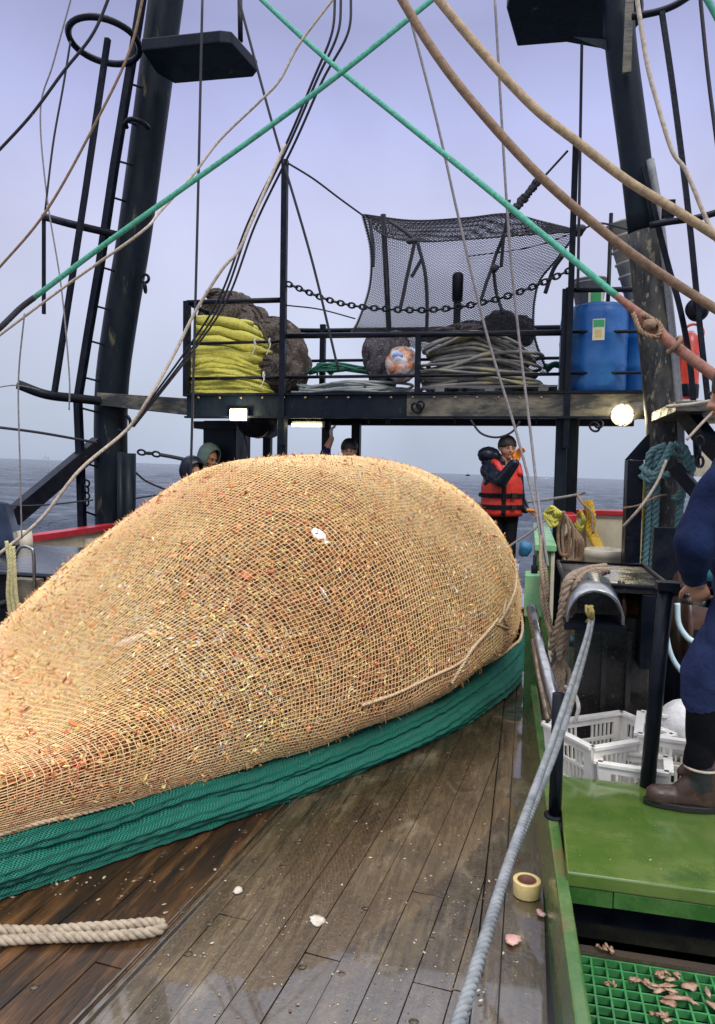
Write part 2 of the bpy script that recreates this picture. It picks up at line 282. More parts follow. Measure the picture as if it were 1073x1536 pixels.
def deck():
    mb = MB(); PA = R(5.2); rt = Matrix.Rotation(-PA, 3, 'Z'); X = 1.6; wd = .124
    while X > -6:
        y = -2.6-random.uniform(0, 1.5)
        while y < 10.5:
            ln = random.uniform(2.2, 3.6); z = random.uniform(-.0025, .0015); t = random.uniform(-.0015, .0015)
            a, b_ = X-wd+.002, X-.002; e = y+ln-.004
            mb.add([rt@Vector(q) for q in ((a, y, z-t), (b_, y, z+t), (b_, e, z+t), (a, e, z-t), (a-.002, y, -.03), (b_+.002, y, -.03), (b_+.002, e, -.03), (a-.002, e, -.03))],
                   [(0, 1, 2, 3), (4, 5, 1, 0), (5, 6, 2, 1), (6, 7, 3, 2), (7, 4, 0, 3)])
            y += ln
        X -= wd
    bm = bmesh.new(); me = bpy.data.meshes.new('tmp'); me.from_pydata([tuple(v) for v in mb.v], [], mb.f); bm.from_mesh(me)
    bmesh.ops.bisect_plane(bm, geom=bm.verts[:]+bm.edges[:]+bm.faces[:], plane_co=(-.125, 0, 0), plane_no=(1, 0, 0), clear_outer=True)
    bmesh.ops.bisect_plane(bm, geom=bm.verts[:]+bm.edges[:]+bm.faces[:], plane_co=(-5.2, 0, 0), plane_no=(-1, 0, 0), clear_outer=True)
    bm.verts.index_update(); mb = MB(); mb.add([v.co[:] for v in bm.verts], [tuple(v.index for v in f.verts) for f in bm.faces])
    for y0, y1 in ((-2, 1.9), (1.905, 4.6), (4.605, 7.4), (7.405, 10.5)):      # margin board along the coaming
        mb.box((-.119, y0, -.03), (-.045, y1, -.006)); mb.box((-.04, y0-.7, -.03), (.10, y1-.7, -.008))
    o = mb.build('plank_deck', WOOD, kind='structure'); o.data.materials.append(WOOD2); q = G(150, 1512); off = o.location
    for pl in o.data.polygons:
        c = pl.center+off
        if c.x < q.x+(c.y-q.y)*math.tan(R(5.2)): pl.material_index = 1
    MB().box((-5.3, -3, -.2), (.13, 10.6, -.025)).build('under_deck', mat('seam_pitch', (.015, .012, .01), rough=.2), kind='structure')
    DK = mat('dark_wet_floor', (.012, .014, .012), (.03, .03, .02), rough=.12, r2=.4, sc=6, bump=.004, bsc=20)
    MB().box((.131, 2.69, -.06), (4.2, 10.6, -.008)).build('side_deck', DK, kind='structure')
    MB().box((.131, -1.5, -.5), (4.2, 2.69, -.32)).build('pit_floor', DK, kind='structure')
    MB().box((-5.3, -3, -1.6), (4.4, 10.7, -.21)).build('hull', BLACK, kind='structure')
    # small rubbish of the catch and grit on the planks, uncountable
    mb = MB(); pts = []
    for i in range(620):
        if i < 560: g = G(random.gauss(random.choice([430, 560, 650, 740, 300]), 70), random.uniform(1150, 1540)); s = .0012+.0035*random.random()**2.5
        else: g = G(random.gauss(110, 70), random.gauss(1330, 26)); s = .002+.005*random.random()**2
        if g.x > .02: continue
        r3 = Matrix.Rotation(random.uniform(0, 6), 3, 'Z'); mb.blob((g.x, g.y, s*.3+.001), (s*random.uniform(1, 2.2), s, s*.35), r3, 6, 4, .25)
    o = mb.build('deck_debris', mat('shell_bits', (.5, .42, .3), (.16, .07, .04), rough=.4, sc=9, lo=.45, hi=.55), kind='stuff'); o['label'] = 'tiny shell bits and grit scattered over the wet planks'; o['category'] = 'debris'
deck()
def deck_bits():
    PAL = mat('pale_scrap', (.62, .58, .48), (.4, .33, .25), rough=.5, sc=40); PINK = mat('pink_scrap', (.55, .25, .2), (.6, .45, .4), rough=.35, sc=30)
    for (px, py, s, m, lab, c) in (
        (474, 1383, .036, PAL, 'flat white shell scrap lying in the middle of the wet planks', 'scrap'),
        (355, 1337, .024, PAL, 'small cream shell scrap on the planks nearest the green mat', 'scrap'),
        (770, 1410, .034, PINK, 'pink fish scrap in the wet gutter below the tape roll', 'scrap'),
        (733, 1055, .05, PINK, 'pink fish scrap on the deck under the far end of the net bag', 'scrap'),
        (812, 1372, .02, PINK, 'small pink scrap against the green coaming beside the tape roll', 'scrap')):
        g = G(px, py); mb = MB()
        for k in range(3):
            mb.blob((g.x+random.uniform(-.4, .4)*s, g.y+random.uniform(-.4, .4)*s, .005), (s*random.uniform(.6, 1), s*.6, .006), Matrix.Rotation(random.uniform(0, 6), 3, 'Z'), 12, 6, .18)
        mb.build('fish_scrap' if m is PINK else 'shell_scrap', m, label=lab, cat=c)
    MKB = mat('bolt_plug', (.02, .015, .01), (.12, .09, .05), rough=.2, sc=60)
    k = 0
    for i in range(46):                      # worn bolt plugs in the planks
        x = .04-.128*(int(random.uniform(1, 12))+.5); y = 1.9+random.random()*3.2
        mb = MB(); mb.ring((x, y, .0), (0, 0, 1), random.uniform(.010, .014), .0024, 14, 5, a0=random.uniform(0, 6), a1=random.uniform(9, 11)); mb.lathe((x, y, .001), [(0, .002), (.011, .001)], 12)
        o = mb.build('bolt_plug', MKB); tag(o, 'round bolt plug sunk in the wet deck planks', 'bolt plug', 'bolt plugs in the planks'); k += 1
    g0 = G(150, 1512); g1 = g0+Vector((math.sin(R(5.2)), math.cos(R(5.2)), 0))*2.1; g0 = g0-(g1-g0)*.4
    mb = MB(); d = (g1-g0).normalized(); n = Vector((-d.y, d.x, 0))
    for q, wd, h in ((0, .012, .012), (.035, .006, .006)):
        a = g0+n*q; b_ = g1+n*q; mb.hexa([a-n*wd, a+n*wd, b_+n*wd, b_-n*wd, a-n*wd*.7+Vector((0, 0, h)), a+n*wd*.7+Vector((0, 0, h)), b_+n*wd*.7+Vector((0, 0, h)), b_-n*wd*.7+Vector((0, 0, h))])
    mb.build('deck_batten', WOOD, label='long low wooden batten running from the frame bottom to the net', cat='batten', bevel=.002)
deck_bits()
def step_bits():
    mb = MB()
    for i in range(110):
        x, y = random.uniform(.2, 1.1), random.choice([random.uniform(2.66, 3.4), random.gauss(2.72, .03)]); s = .001+.004*random.random()**3; mb.blob((x, max(2.64, y), .2315), (s*random.uniform(1, 2), s, s*.3), Matrix.Rotation(random.uniform(0, 6), 3, 'Z'), 6, 4, .3)
    o = mb.build('step_grit', mat('step_grit', (.35, .33, .2), (.10, .06, .03), rough=.4, sc=9, lo=.45, hi=.55), kind='stuff'); o['label'] = 'fine grit and shell dust on the wet green step'; o['category'] = 'debris'
step_bits()

# ------------------------------------------------------------ the net bag
BP = [-0.7115, 4.7259, 0.5451, 2.5217, 1.1935, 1.5304, 0.7418, 1.6065, 3.9704, -1.0961, 0.7791, 0.3833]; ZC = .42
def cam2boat(X, Y):
    c, s = math.cos(YAW), math.sin(YAW); return X*c-Y*s, X*s+Y*c
def bag(u, v, off=0.0, raw=False):
    cx, cy, phi, a, b, H, sk, p, q, sb, s3, wk = BP
    s = np.maximum(1-np.abs(u)**p, 0)**(1/q)
    c = np.sign(np.cos(v))*np.abs(np.cos(v))**.85; sn = np.sign(np.sin(v))*np.abs(np.sin(v))**.9
    Lt = b*s*c*(1+wk*u); g = 1+sk*u+sb*u*u+s3*u**3; Hs = (H-ZC)*s*.5*(g+np.sqrt(g*g+.25))
    z = np.where(sn > 0, ZC+Hs*sn, ZC+ZC*sn*np.minimum(1, s*1.5)); U = a*u+0*v
    X = cx+U*math.sin(phi)+Lt*math.cos(phi); Y = cy+U*math.cos(phi)-Lt*math.sin(phi)
    X, Y = cam2boat(X, Y); S = np.stack([X, Y, np.maximum(z, .01)], -1)
    if raw: return S
    nrm = bag_n(u, v); l = .022*noise2(X*1.0, Y+z, 11, 9, 1.5, 9)+.010*noise2(X*1.3+z, Y-z*.7, 12, 12, 8, 26)
    return S+nrm*(off+l)[..., None] if hasattr(off+l, 'shape') else S+nrm*(off+l)
def bag_n(u, v):
    e = 1e-3; u2 = np.clip(u, -.985, .985); a = bag(u2+e, v, raw=True)-bag(u2-e, v, raw=True); b = bag(u2, v+e, raw=True)-bag(u2, v-e, raw=True)
    n = np.cross(b, a); n /= np.maximum(np.linalg.norm(n, axis=-1, keepdims=True), 1e-9)
    c = np.array([*cam2boat(BP[0], BP[1]), .5]); d = bag(u2, v, raw=True)-c; sg = np.sign((n*d).sum(-1, keepdims=True)); return n*np.where(sg == 0, 1, sg)
def fastmesh(name, V, Fq, smooth_=True, colr=None):
    me = bpy.data.meshes.new(name); nv = len(V); nf = len(Fq); k = Fq.shape[1]
    me.vertices.add(nv); me.vertices.foreach_set('co', V.astype(np.float32).ravel()); me.loops.add(nf*k); me.loops.foreach_set('vertex_index', Fq.astype(np.int32).ravel())
    me.polygons.add(nf); me.polygons.foreach_set('loop_start', np.arange(0, nf*k, k, dtype=np.int32)); me.polygons.foreach_set('loop_total', np.full(nf, k, dtype=np.int32))
    me.polygons.foreach_set('use_smooth', np.full(nf, smooth_)); me.update(calc_edges=True)
    if colr is not None:
        a = me.color_attributes.new('col', 'FLOAT_COLOR', 'POINT'); a.data.foreach_set('color', colr.astype(np.float32).ravel())
    me.validate(); return me
def linetubes(S, Nn, r, n=3):           # S: lines x samples x 3 -> one tube per line
    T = np.gradient(S, axis=1); T /= np.maximum(np.linalg.norm(T, axis=-1, keepdims=True), 1e-9); B = np.cross(T, Nn); B /= np.maximum(np.linalg.norm(B, axis=-1, keepdims=True), 1e-9)
    k = np.arange(n)*2*math.pi/n+math.pi/2; V = S[:, :, None, :]+r*(np.cos(k)[None, None, :, None]*B[:, :, None, :]+np.sin(k)[None, None, :, None]*Nn[:, :, None, :])
    a, b, _, _ = V.shape; i = np.arange(a*b*n).reshape(a, b, n); j = np.roll(i, -1, axis=2)
    Fq = np.stack([i[:, :-1], j[:, :-1], j[:, 1:], i[:, 1:]], -1).reshape(-1, 4); return V.reshape(-1, 3), Fq
bag_root = thing('net_bag', (*cam2boat(BP[0], BP[1]), 0), 'huge bulging tan mesh net bag packed with catch lying on the deck', 'fishing net')
BO = np.array(tuple(ORG[bag_root.name]))
uu = np.sin(np.linspace(-1, 1, 900)*math.pi/2)*.9995; sv = bag(uu, np.full(900, 1.0), raw=True); al = np.r_[0, np.cumsum(np.linalg.norm(np.diff(sv, axis=0), axis=1))]
vv = np.linspace(R(-28), R(205), 900); sv = bag(np.full(900, .15), vv, raw=True); bl = np.r_[0, np.cumsum(np.linalg.norm(np.diff(sv, axis=0), axis=1))]
CELL = .0280; NU = int(al[-1]/CELL); NV = int(bl[-1]/CELL)
TU = np.linspace(-.9995, .9995, 160); TV = np.linspace(R(-28), R(205), 400); TS = bag(TU[:, None]+0*TV[None], TV[None]+0*TU[:, None], raw=True)
TA = np.concatenate([np.zeros((160, 1)), np.cumsum(np.linalg.norm(np.diff(TS, axis=1), axis=-1), axis=1)], 1); TA /= TA[:, -1:]; FR = np.linspace(0, 1, 300); TI = np.array([np.interp(FR, TA[k], TV) for k in range(160)])
def uv_of(i, j):
    u = np.interp(i*CELL, al, uu); f = np.clip(j/NV, 0, 1)*299; a = np.clip((u+.9995)/1.999*159, 0, 158.999); a0 = a.astype(int); b0 = np.clip(f.astype(int), 0, 298); fa = a-a0; fb = f-b0
    return u, (TI[a0, b0]*(1-fa)*(1-fb)+TI[a0+1, b0]*fa*(1-fb)+TI[a0, b0+1]*(1-fa)*fb+TI[a0+1, b0+1]*fa*fb)
def bagnet():
    I, J = np.meshgrid(np.arange(NU), np.arange(NV), indexing='ij'); I = I.astype(float); J = J.astype(float)
    di = .9*noise2(I*.05, J*.05, 21, 9, .6, 6)+RNG.normal(0, .045, I.shape); dj = .9*noise2(J*.05, I*.05, 22, 9, .6, 6)+RNG.normal(0, .045, I.shape)
    u, v = uv_of(np.clip(I+di, 0, NU), np.clip(J+dj, 0, NV)); off = .006+.003*RNG.random(I.shape)
    S = bag(u, v, off)-BO; Nn = bag_n(u, v)
    V1, F1 = linetubes(S, Nn, .0027); V2, F2 = linetubes(S.transpose(1, 0, 2), Nn.transpose(1, 0, 2), .0027)
    me = fastmesh('mesh_netting', np.r_[V1, V2], np.r_[F1, F2+len(V1)])
    m = mat('net_twine', (.87, .63, .31), (.81, .54, .25), rough=.5, sc=3, bump=.001, bsc=300, c3=(.82, .52, .28), sc3=1.2, lo3=.5, hi3=.62)
    link('mesh_netting', me, m, bag_root, ORG[bag_root.name])
bagnet()
def catch():
    I, J = np.meshgrid(np.linspace(0, NU, 300), np.linspace(0, NV, 220), indexing='ij'); u, v = uv_of(I, J)
    S = bag(u, v, -.022+.006*RNG.normal(size=I.shape)); V = S.reshape(-1, 3); i = np.arange(len(V)).reshape(I.shape)
    Fq = np.stack([i[:-1, :-1], i[1:, :-1], i[1:, 1:], i[:-1, 1:]], -1).reshape(-1, 4)
    C0 = np.tile([.095, .045, .018, 1.], (len(V), 1)); C0[:, :3] *= RNG.uniform(.3, 2.4, (len(V), 1))
    n = 120000; ii = RNG.uniform(0, NU, n); jj = RNG.uniform(0, NV, n); u, v = uv_of(ii, jj); dp = RNG.uniform(-.015, .001, n)+.007*np.sin(ii*.37+3*np.sin(jj*.21))*np.sin(jj*.43+2*np.sin(ii*.17)); pk = RNG.random(n) < .12; dp[pk] += .012; spk = RNG.random(n) < .07
    C = bag(u, v, dp); Nn = bag_n(u, v); r1 = RNG.normal(size=(n, 3)); T = r1-Nn*(r1*Nn).sum(-1, keepdims=True)*.8; T /= np.linalg.norm(T, axis=1, keepdims=True); B = np.cross(T, Nn); B /= np.maximum(np.linalg.norm(B, axis=1, keepdims=True), 1e-6); D = np.cross(B, T)
    T[spk] = (Nn*.9+r1*.25)[spk]; T /= np.linalg.norm(T, axis=1, keepdims=True); dp = dp; C[spk] += Nn[spk]*.017
    ln = RNG.uniform(.007, .022, n)[:, None]; wd = RNG.uniform(.002, .0065, n)[:, None]; wd[spk] *= .6; ln[spk] *= 1.15; bigp = RNG.random(n) < .03; ln[bigp] *= 1.7; wd[bigp] *= 2.0; bend = (RNG.normal(size=n)*.35)[:, None]*ln
    Q = np.stack([C-T*ln, C+B*wd+bend*D, C+D*wd, C-B*wd+bend*D*.5, C-D*wd*.7, C+T*ln+B*bend], 1); k = np.arange(n)[:, None, None]*6
    tri = np.array([[0, 1, 2], [0, 2, 3], [0, 3, 4], [0, 4, 1], [5, 2, 1], [5, 3, 2], [5, 4, 3], [5, 1, 4]])[None]; Ft = (tri+k).reshape(-1, 3)
    pal = np.array([[.88, .60, .20], [.84, .74, .26], [.74, .32, .09], [.55, .12, .05], [.92, .74, .36], [.40, .10, .05], [.74, .70, .56], [.78, .42, .17]])
    reg = noise2(C[:, 0]*3+C[:, 2]*2, C[:, 1]*3, 31, 10, .8, 8); reg = (reg-reg.min())/(reg.max()-reg.min())
    pick = RNG.random(n)+ (reg-.5)*.8; idx = np.select([pick < .03, pick < .26, pick < .48, pick < .58, pick < .70, pick < .86, pick < .93], [6, 1, 0, 4, 7, 2, 2], 3)
    idx = np.where(RNG.random(n) < .08, 5, idx); cc = pal[idx]*RNG.uniform(.55, 1.15, (n, 1)); cc[spk] = np.array([.74, .36, .14])*RNG.uniform(.6, 1.2, (int(spk.sum()), 1)); cc[bigp] = np.array([.74, .30, .12])*RNG.uniform(.6, 1.15, (int(bigp.sum()), 1))*np.array([1, 1, 1]); Cc = np.repeat(np.c_[cc, np.ones(n)], 6, axis=0)
    VV = np.r_[V, Q.reshape(-1, 3)]; F1 = np.r_[Fq[:, [0, 1, 2]], Fq[:, [0, 2, 3]]]; FF = np.r_[F1, Ft+len(V)]
    me = fastmesh('heaped_catch', VV-BO, FF, False, np.r_[C0, Cc])
    o = link('heaped_catch', me, attrmat('catch_bits', .35), None, ORG[bag_root.name]); tag(o, 'mass of small orange and yellow shellfish filling the tan net bag', 'catch', None, 'stuff')
catch()
GI, GJ = np.meshgrid(np.linspace(2, NU-2, 420), np.linspace(0, NV, 300), indexing='ij'); gu, gv = uv_of(GI, GJ); GS = bag(gu, gv); GN = bag_n(gu, gv)
rx, ry, rz_ = np.array(ax), np.array(up), np.array(o0.normalized()); dC = GS-np.array([0, 0, CZ]); dd_ = dC@rz_; GPX = 536.5+F*(dC@rx)/np.maximum(dd_, .2); GPY = 768-F*(dC@ry)/np.maximum(dd_, .2); vis = ((GN*dC).sum(-1) < 0) & (dd_ > 1)
def onbag(px, py, off=.01):
    e = (GPX-px)**2+(GPY-py)**2+np.where(vis, 0, 1e7); k = np.unravel_index(e.argmin(), e.shape); return Vector(GS[k]+GN[k]*off), Vector(GN[k])
def bagbits():
    WHT = mat('white_flesh', (.85, .84, .82), (.7, .68, .63), rough=.35, sc=60); ORG_ = mat('crab_shell', (.65, .20, .06), (.45, .12, .04), rough=.4, sc=50)
    for (px, py, s, m, nm, lab) in ((478, 801, .05, WHT, 'flatfish', 'white belly of a flatfish pressed under the net near the top of the bag'),
        (370, 861, .035, ORG_, 'crab', 'orange crab shell pressed under the net left of the white flatfish'), (168, 840, .03, ORG_, 'crab', 'orange crab shell under the net on the left shoulder of the bag'),
        (195, 958, .07, WHT, 'fish', 'long pale fish under the net at the left middle of the bag'), (285, 893, .02, WHT, 'fish', 'tiny white fish under the net below the orange crab shells'),
        (487, 889, .04, WHT, 'fish', 'silvery fish under the net right below the white flatfish'), (755, 803, .035, WHT, 'fish', 'silvery fish under the net at the far right shoulder of the bag')):
        c, n = onbag(px, py, .002 if nm == 'flatfish' else -.008); q = Vector((0, 0, 1)).rotation_difference(n).to_matrix()@Matrix.Rotation(random.uniform(-.6, .6), 3, 'Z')
        mb = MB(); f = .75 if nm != 'fish' else .3; mb.blob(c, (s, s*f, .011), q, 16, 8, .06)
        if nm == 'crab':
            for a in range(8):
                t = a*math.pi/4+.3; d = q@Vector((math.cos(t), math.sin(t), 0)); mb.tube([c, c+d*s*1.2, c+d*s*1.9+n*-.01], [.006, .005, .002], 5)
        else: mb.add([c+q@Vector(v) for v in ((s*.9, 0, .004), (s*1.4, s*.35, .004), (s*1.4, -s*.35, .004), (s*.9, 0, -.004))], [(0, 1, 2), (3, 2, 1), (0, 3, 1), (0, 2, 3)])
        mb.build(nm, m, label=lab, cat=nm)
bagbits()
def mat_band():                          # green chafing mat hugging the lower edge of the bag
    cx, cy, phi, a, b, H, sk, p, q, sb, s3, wk = BP
    n = 520; w_ = np.linspace(-1, 1, n)*1.0; ww = np.linspace(-1, 1.55, n); us = np.where(ww <= 1, np.sin(np.clip(ww, -1, 1)*math.pi/2), np.sin((2-ww)*math.pi/2)); sg = np.where(ww <= 1, 1., -1.)
    us = np.clip(us, -.9997, .9997); s = np.maximum(1-np.abs(us)**p, 0)**(1/q)
    zt = .16+.07*np.clip(-us-.1, 0, 1)+.42*np.clip((us-.5)/.5, 0, 1)**1.5; zt = zt*(1+.05*np.sin(ww*31)+.04*np.sin(ww*13.3))
    m = 56; t = np.linspace(0, 1, m)
    def Lat(z):
        sn = np.clip(1-z/ZC, 0, 1)**(1/.9); lo = np.cos(np.arcsin(sn))**.85
        g = 1+sk*us+sb*us*us+s3*us**3; Hs = (H-ZC)*s*.5*(g+np.sqrt(g*g+.25)); s2 = np.clip((z-ZC)/np.maximum(Hs, .05), 0, .98)**(1/.9); hi = np.cos(np.arcsin(s2))**.85
        return b*s*(1+wk*us)*np.where(z < ZC, lo, hi)
    L0 = Lat(zt)+.02; Lf = b*s*(1+wk*us)+.012+.012*np.sin(ww*17); V = np.zeros((n, m, 3)); ph = np.cumsum(RNG.normal(0, .05, n))
    fold = [.0, .028, .022, .018]
    for k, tt in enumerate(t):
        lat = L0+(Lf-L0)*min(1, tt*1.25)**.7+.02*math.sin(math.pi*tt)
        pf = math.pi*2.2*tt**.9+.55*np.sin(ww*6+ph)+.25*np.sin(ww*17+2*tt); lat = lat+(.052+.012*np.sin(ww*11+tt*4))*(np.abs(np.sin(pf))**.6-.75)*(math.sin(math.pi*min(1, tt*.93+.06))**.5)+.006*np.sin(2*math.pi*(7*tt)+ww*19+ph*2)
        lat = lat+.0035*np.sin(ww*190+tt*14+2*np.sin(ww*31))+.0035*noise2(ww*30, tt*8+ww*4, 77, 8, 1, 9)+.0012*RNG.normal(size=n)
        z = zt*(1-tt)+.008; La = sg*lat; En = (np.abs(us)**14)*.05*np.sign(us)
        U = a*us+En; X = cx+U*math.sin(phi)+La*math.cos(phi); Y = cy+U*math.cos(phi)-La*math.sin(phi); X, Y = cam2boat(X, Y); V[:, k] = np.stack([X, Y, z], -1)
    i = np.arange(n*m).reshape(n, m); Fq = np.stack([i[:-1, :-1], i[:-1, 1:], i[1:, 1:], i[1:, :-1]], -1).reshape(-1, 4)
    me = fastmesh('green_chafing_mat', V.reshape(-1, 3)-BO, Fq); uvl = me.uv_layers.new(name='uv'); al_ = np.r_[0, np.cumsum(np.linalg.norm(np.diff(V[:, m//2], axis=0), axis=1))]
    vi = np.zeros(len(me.loops), dtype=np.int32); me.loops.foreach_get('vertex_index', vi); UV = np.stack([al_[vi//m], (vi % m)/m*.36], -1); uvl.data.foreach_set('uv', UV.astype(np.float32).ravel())
    mt = bpy.data.materials.new('green_netting_cloth'); mt.use_nodes = True; T = mt.node_tree; N = T.nodes.new; L = T.links.new; bs = T.nodes['Principled BSDF']; bs.inputs['Roughness'].default_value = .42
    uvn = N('ShaderNodeUVMap'); mp = N('ShaderNodeMapping'); L(uvn.outputs[0], mp.inputs[0]); mp.inputs['Rotation'].default_value = (0, 0, R(38))
    w1 = N('ShaderNodeTexWave'); w1.inputs['Scale'].default_value = 34; w1.inputs['Distortion'].default_value = .7; w1.inputs['Detail'].default_value = 2; L(mp.outputs[0], w1.inputs[0])
    w2 = N('ShaderNodeTexWave'); w2.bands_direction = 'Y'; w2.inputs['Scale'].default_value = 34; w2.inputs['Distortion'].default_value = .7; L(mp.outputs[0], w2.inputs[0])
    mm = N('ShaderNodeMath'); mm.operation = 'MAXIMUM'; L(w1.outputs['Fac'], mm.inputs[0]); L(w2.outputs['Fac'], mm.inputs[1])
    cr = N('ShaderNodeValToRGB'); L(mm.outputs[0], cr.inputs[0]); cr.color_ramp.elements[0].color = (.001, .03, .025, 1); cr.color_ramp.elements[0].position = .35; cr.color_ramp.elements[1].color = (.012, .21, .14, 1); cr.color_ramp.elements[1].position = .95
    nz = N('ShaderNodeTexNoise'); nz.inputs['Scale'].default_value = 3; L(uvn.outputs[0], nz.inputs[0]); mx = N('ShaderNodeMix'); mx.data_type = 'RGBA'; mx.blend_type = 'MULTIPLY'; mx.inputs[0].default_value = .6; L(cr.outputs[0], mx.inputs[6]); L(nz.outputs['Color'], mx.inputs[7]); L(cr.outputs[0], bs.inputs['Base Color'])
    bp = N('ShaderNodeBump'); bp.inputs['Distance'].default_value = .004; L(mm.outputs[0], bp.inputs['Height']); L(bp.outputs[0], bs.inputs['Normal'])
    link('chafing_mat', me, mt, bag_root, ORG[bag_root.name], solid=.006)
    # border rope of the tan net, just above the mat, and the loose lashing
    cc = np.array([*cam2boat(cx, cy)]); pts = []
    for k in range(0, n, 6):
        d = V[k, 0, :2]-cc; d /= np.linalg.norm(d); pts.append(Vector((V[k, 0, 0]+d[0]*.012, V[k, 0, 1]+d[1]*.012, V[k, 0, 2]+.018)))
    MB().rope(smooth(pts, 3), .012, 6).build('border_rope', R_LASH, bag_root)
    def lash(px, r): return MB().rope(smooth([onbag(x, y, .014)[0] for x, y in px], 10), r, 6)
    lash([(779, 838), (772, 880), (758, 915), (744, 935)], .011).build('lashing_rope', R_LASH, bag_root)
    lash([(744, 930), (728, 950), (706, 975), (688, 1000), (674, 1022)], .012).build('lashing_rope', R_LASH, bag_root)
    lash([(757, 900), (753, 925), (760, 942), (742, 936)], .009).build('knot', R_LASH, bag_root)
    lash([(700, 985), (680, 998), (640, 1018), (590, 1040), (540, 1056)], .009).build('lashing_rope', R_LASH, bag_root)
mat_band()
def dep(p): return (Vector(p)-Vector((0, 0, CZ))).dot(o0.normalized())/1.0
def W(px, p): return px*dep(p)/F          # size of px source pixels at the point p
YG = 7.85
# ------------------------------------------------------------ masts
def left_mast():
    Y = 8.2; b = P(168, 790, Y); kn = P(167, 600, Y); t = P(249, 0, Y); r = W(24, b); base = Vector((b.x, Y, 0)); d = (t-P(230, 151, Y)).normalized(); tp = t+d*1.2
    ro = thing('mast', base, 'dark tilted steel mast with a caged ladder on the port side', 'mast')
    q = smooth([base, b, kn, P(181, 480, Y), P(202, 352, Y), P(229, 151, Y), t, tp], 4); MB().tube(q, r*1.0, 30).build('mast_tube', MASTL, ro)
    s = P(193, 680, Y-.25); MB().tube([Vector((s.x, s.y, 0)), s], W(11, s), 20).build('side_pipe', MAST, ro)
    s = P(181, 678, Y-.4); MB().tube([Vector((s.x, s.y, 0)), s], W(5, s), 14).build('side_pipe', MAST, ro)
    YL = Y-.35                                   # ladder rails
    rail = [P(x, y, YL) for x, y in ((124, 805), (121, 700), (117, 600), (133, 500), (150, 400), (172, 250), (190, 140), (203, 62), (216, -20))]
    MB().tube(rail, W(7, rail[3]), 4, sq=True).build('ladder_rail', BLACK, ro)
    for y, x0, x1 in ((765, 122, 140), (693, 120, 150), (611, 118, 150), (565, 122, 155), (510, 130, 160), (458, 140, 170), (400, 150, 176), (347, 158, 180), (295, 166, 190), (241, 175, 205), (180, 184, 205), (125, 193, 217)):
        MB().bar(P(x0, y, YL), P(x1+14, y+12, Y-.05), W(1.6, rail[3]), False).build('rung', BLACK, ro)
    MB().tube([P(162, 58, Y-.9), P(150, 140, Y-.9), P(128, 290, Y-.9), P(108, 420, Y-.9), P(82, 588, Y-.9)], W(4.6, rail[3]), 4, sq=True).build('cage_bar', BLACK, ro)
    c = P(157, 62, Y-.75); MB().ring(c, (.0, .12, 1), W(51, c), W(5, c), 40, 6).build('cage_hoop', BLACK, ro)
    c = P(207, 192, YL); MB().ring(c, (.1, .3, 1), W(18, c), W(3.5, c), 20, 6, a0=-.3, a1=2.8, up_=(-1, -.4, 0)).build('cage_hoop', BLACK, ro)
    c0 = P(66, 325, Y-.8); mb = MB(); mb.tube(smooth([c0, P(110, 337, Y-.8), P(175, 352, Y-.3)], 6), W(6, c0), 6); mb.build('cage_bracket', BLACK, ro)
    MB().bar(c0, P(66, 471, Y-.8), W(3, c0)).build('cage_bar', BLACK, ro)
    c0 = P(28, 577, Y-.9); MB().tube(smooth([c0, P(70, 592, Y-.8), P(120, 598, Y-.5), P(190, 606, Y)], 6), W(8, c0), 6).build('cage_bracket', BLACK, ro)
    a, b2 = P(16, 778, Y-1.1), P(150, 665, Y-.1); MB().tube([a, b2], W(17, a), 4, sq=True).build('brace', BLACK, ro)
    # lamp platform high on the mast, seen from below
    z = G(345, 62, 6.0).z; pl = [G(x, y, z) for x, y in ((212, 76), (330, 64), (348, 66), (386, 108), (380, 116), (262, 126), (235, 110))]
    MB().prism(pl, .13).build('mast_platform', MAST, ro, bevel=.015)
    MB().tube([P(360, -5, Y-.3), P(361, 62, Y-.3)], W(4, a), 8).build('platform_post', BLACK, ro)
    mb = MB(); e = P(218, 418, Y-.1); mb.ring(e, (0, 1, 0), W(6, e), W(2.2, e), 16, 6); mb.ring(e-Vector((0, 0, W(14, e))), (1, .3, 0), W(7, e), W(2, e), 16, 6, sx=.7); mb.build('shackle', BLACK, ro)
    mb = MB(); e = P(184, 634, Y-.3); mb.ring(e, (0, 1, .1), W(13, e), W(2.5, e), 18, 6, a0=-1.2, a1=2.2, up_=(1, 0, 0)); mb.build('eye_bar', BLACK, ro)
    mb = MB(); e = P(130, 725, Y-.4)
    for k in range(4): mb.ring(e-Vector((0, 0, k*.075)), (k % 2, 1-k % 2, .1), .04, .012, 12, 5)
    mb.build('short_chain', BLACK, ro)
left_mast()
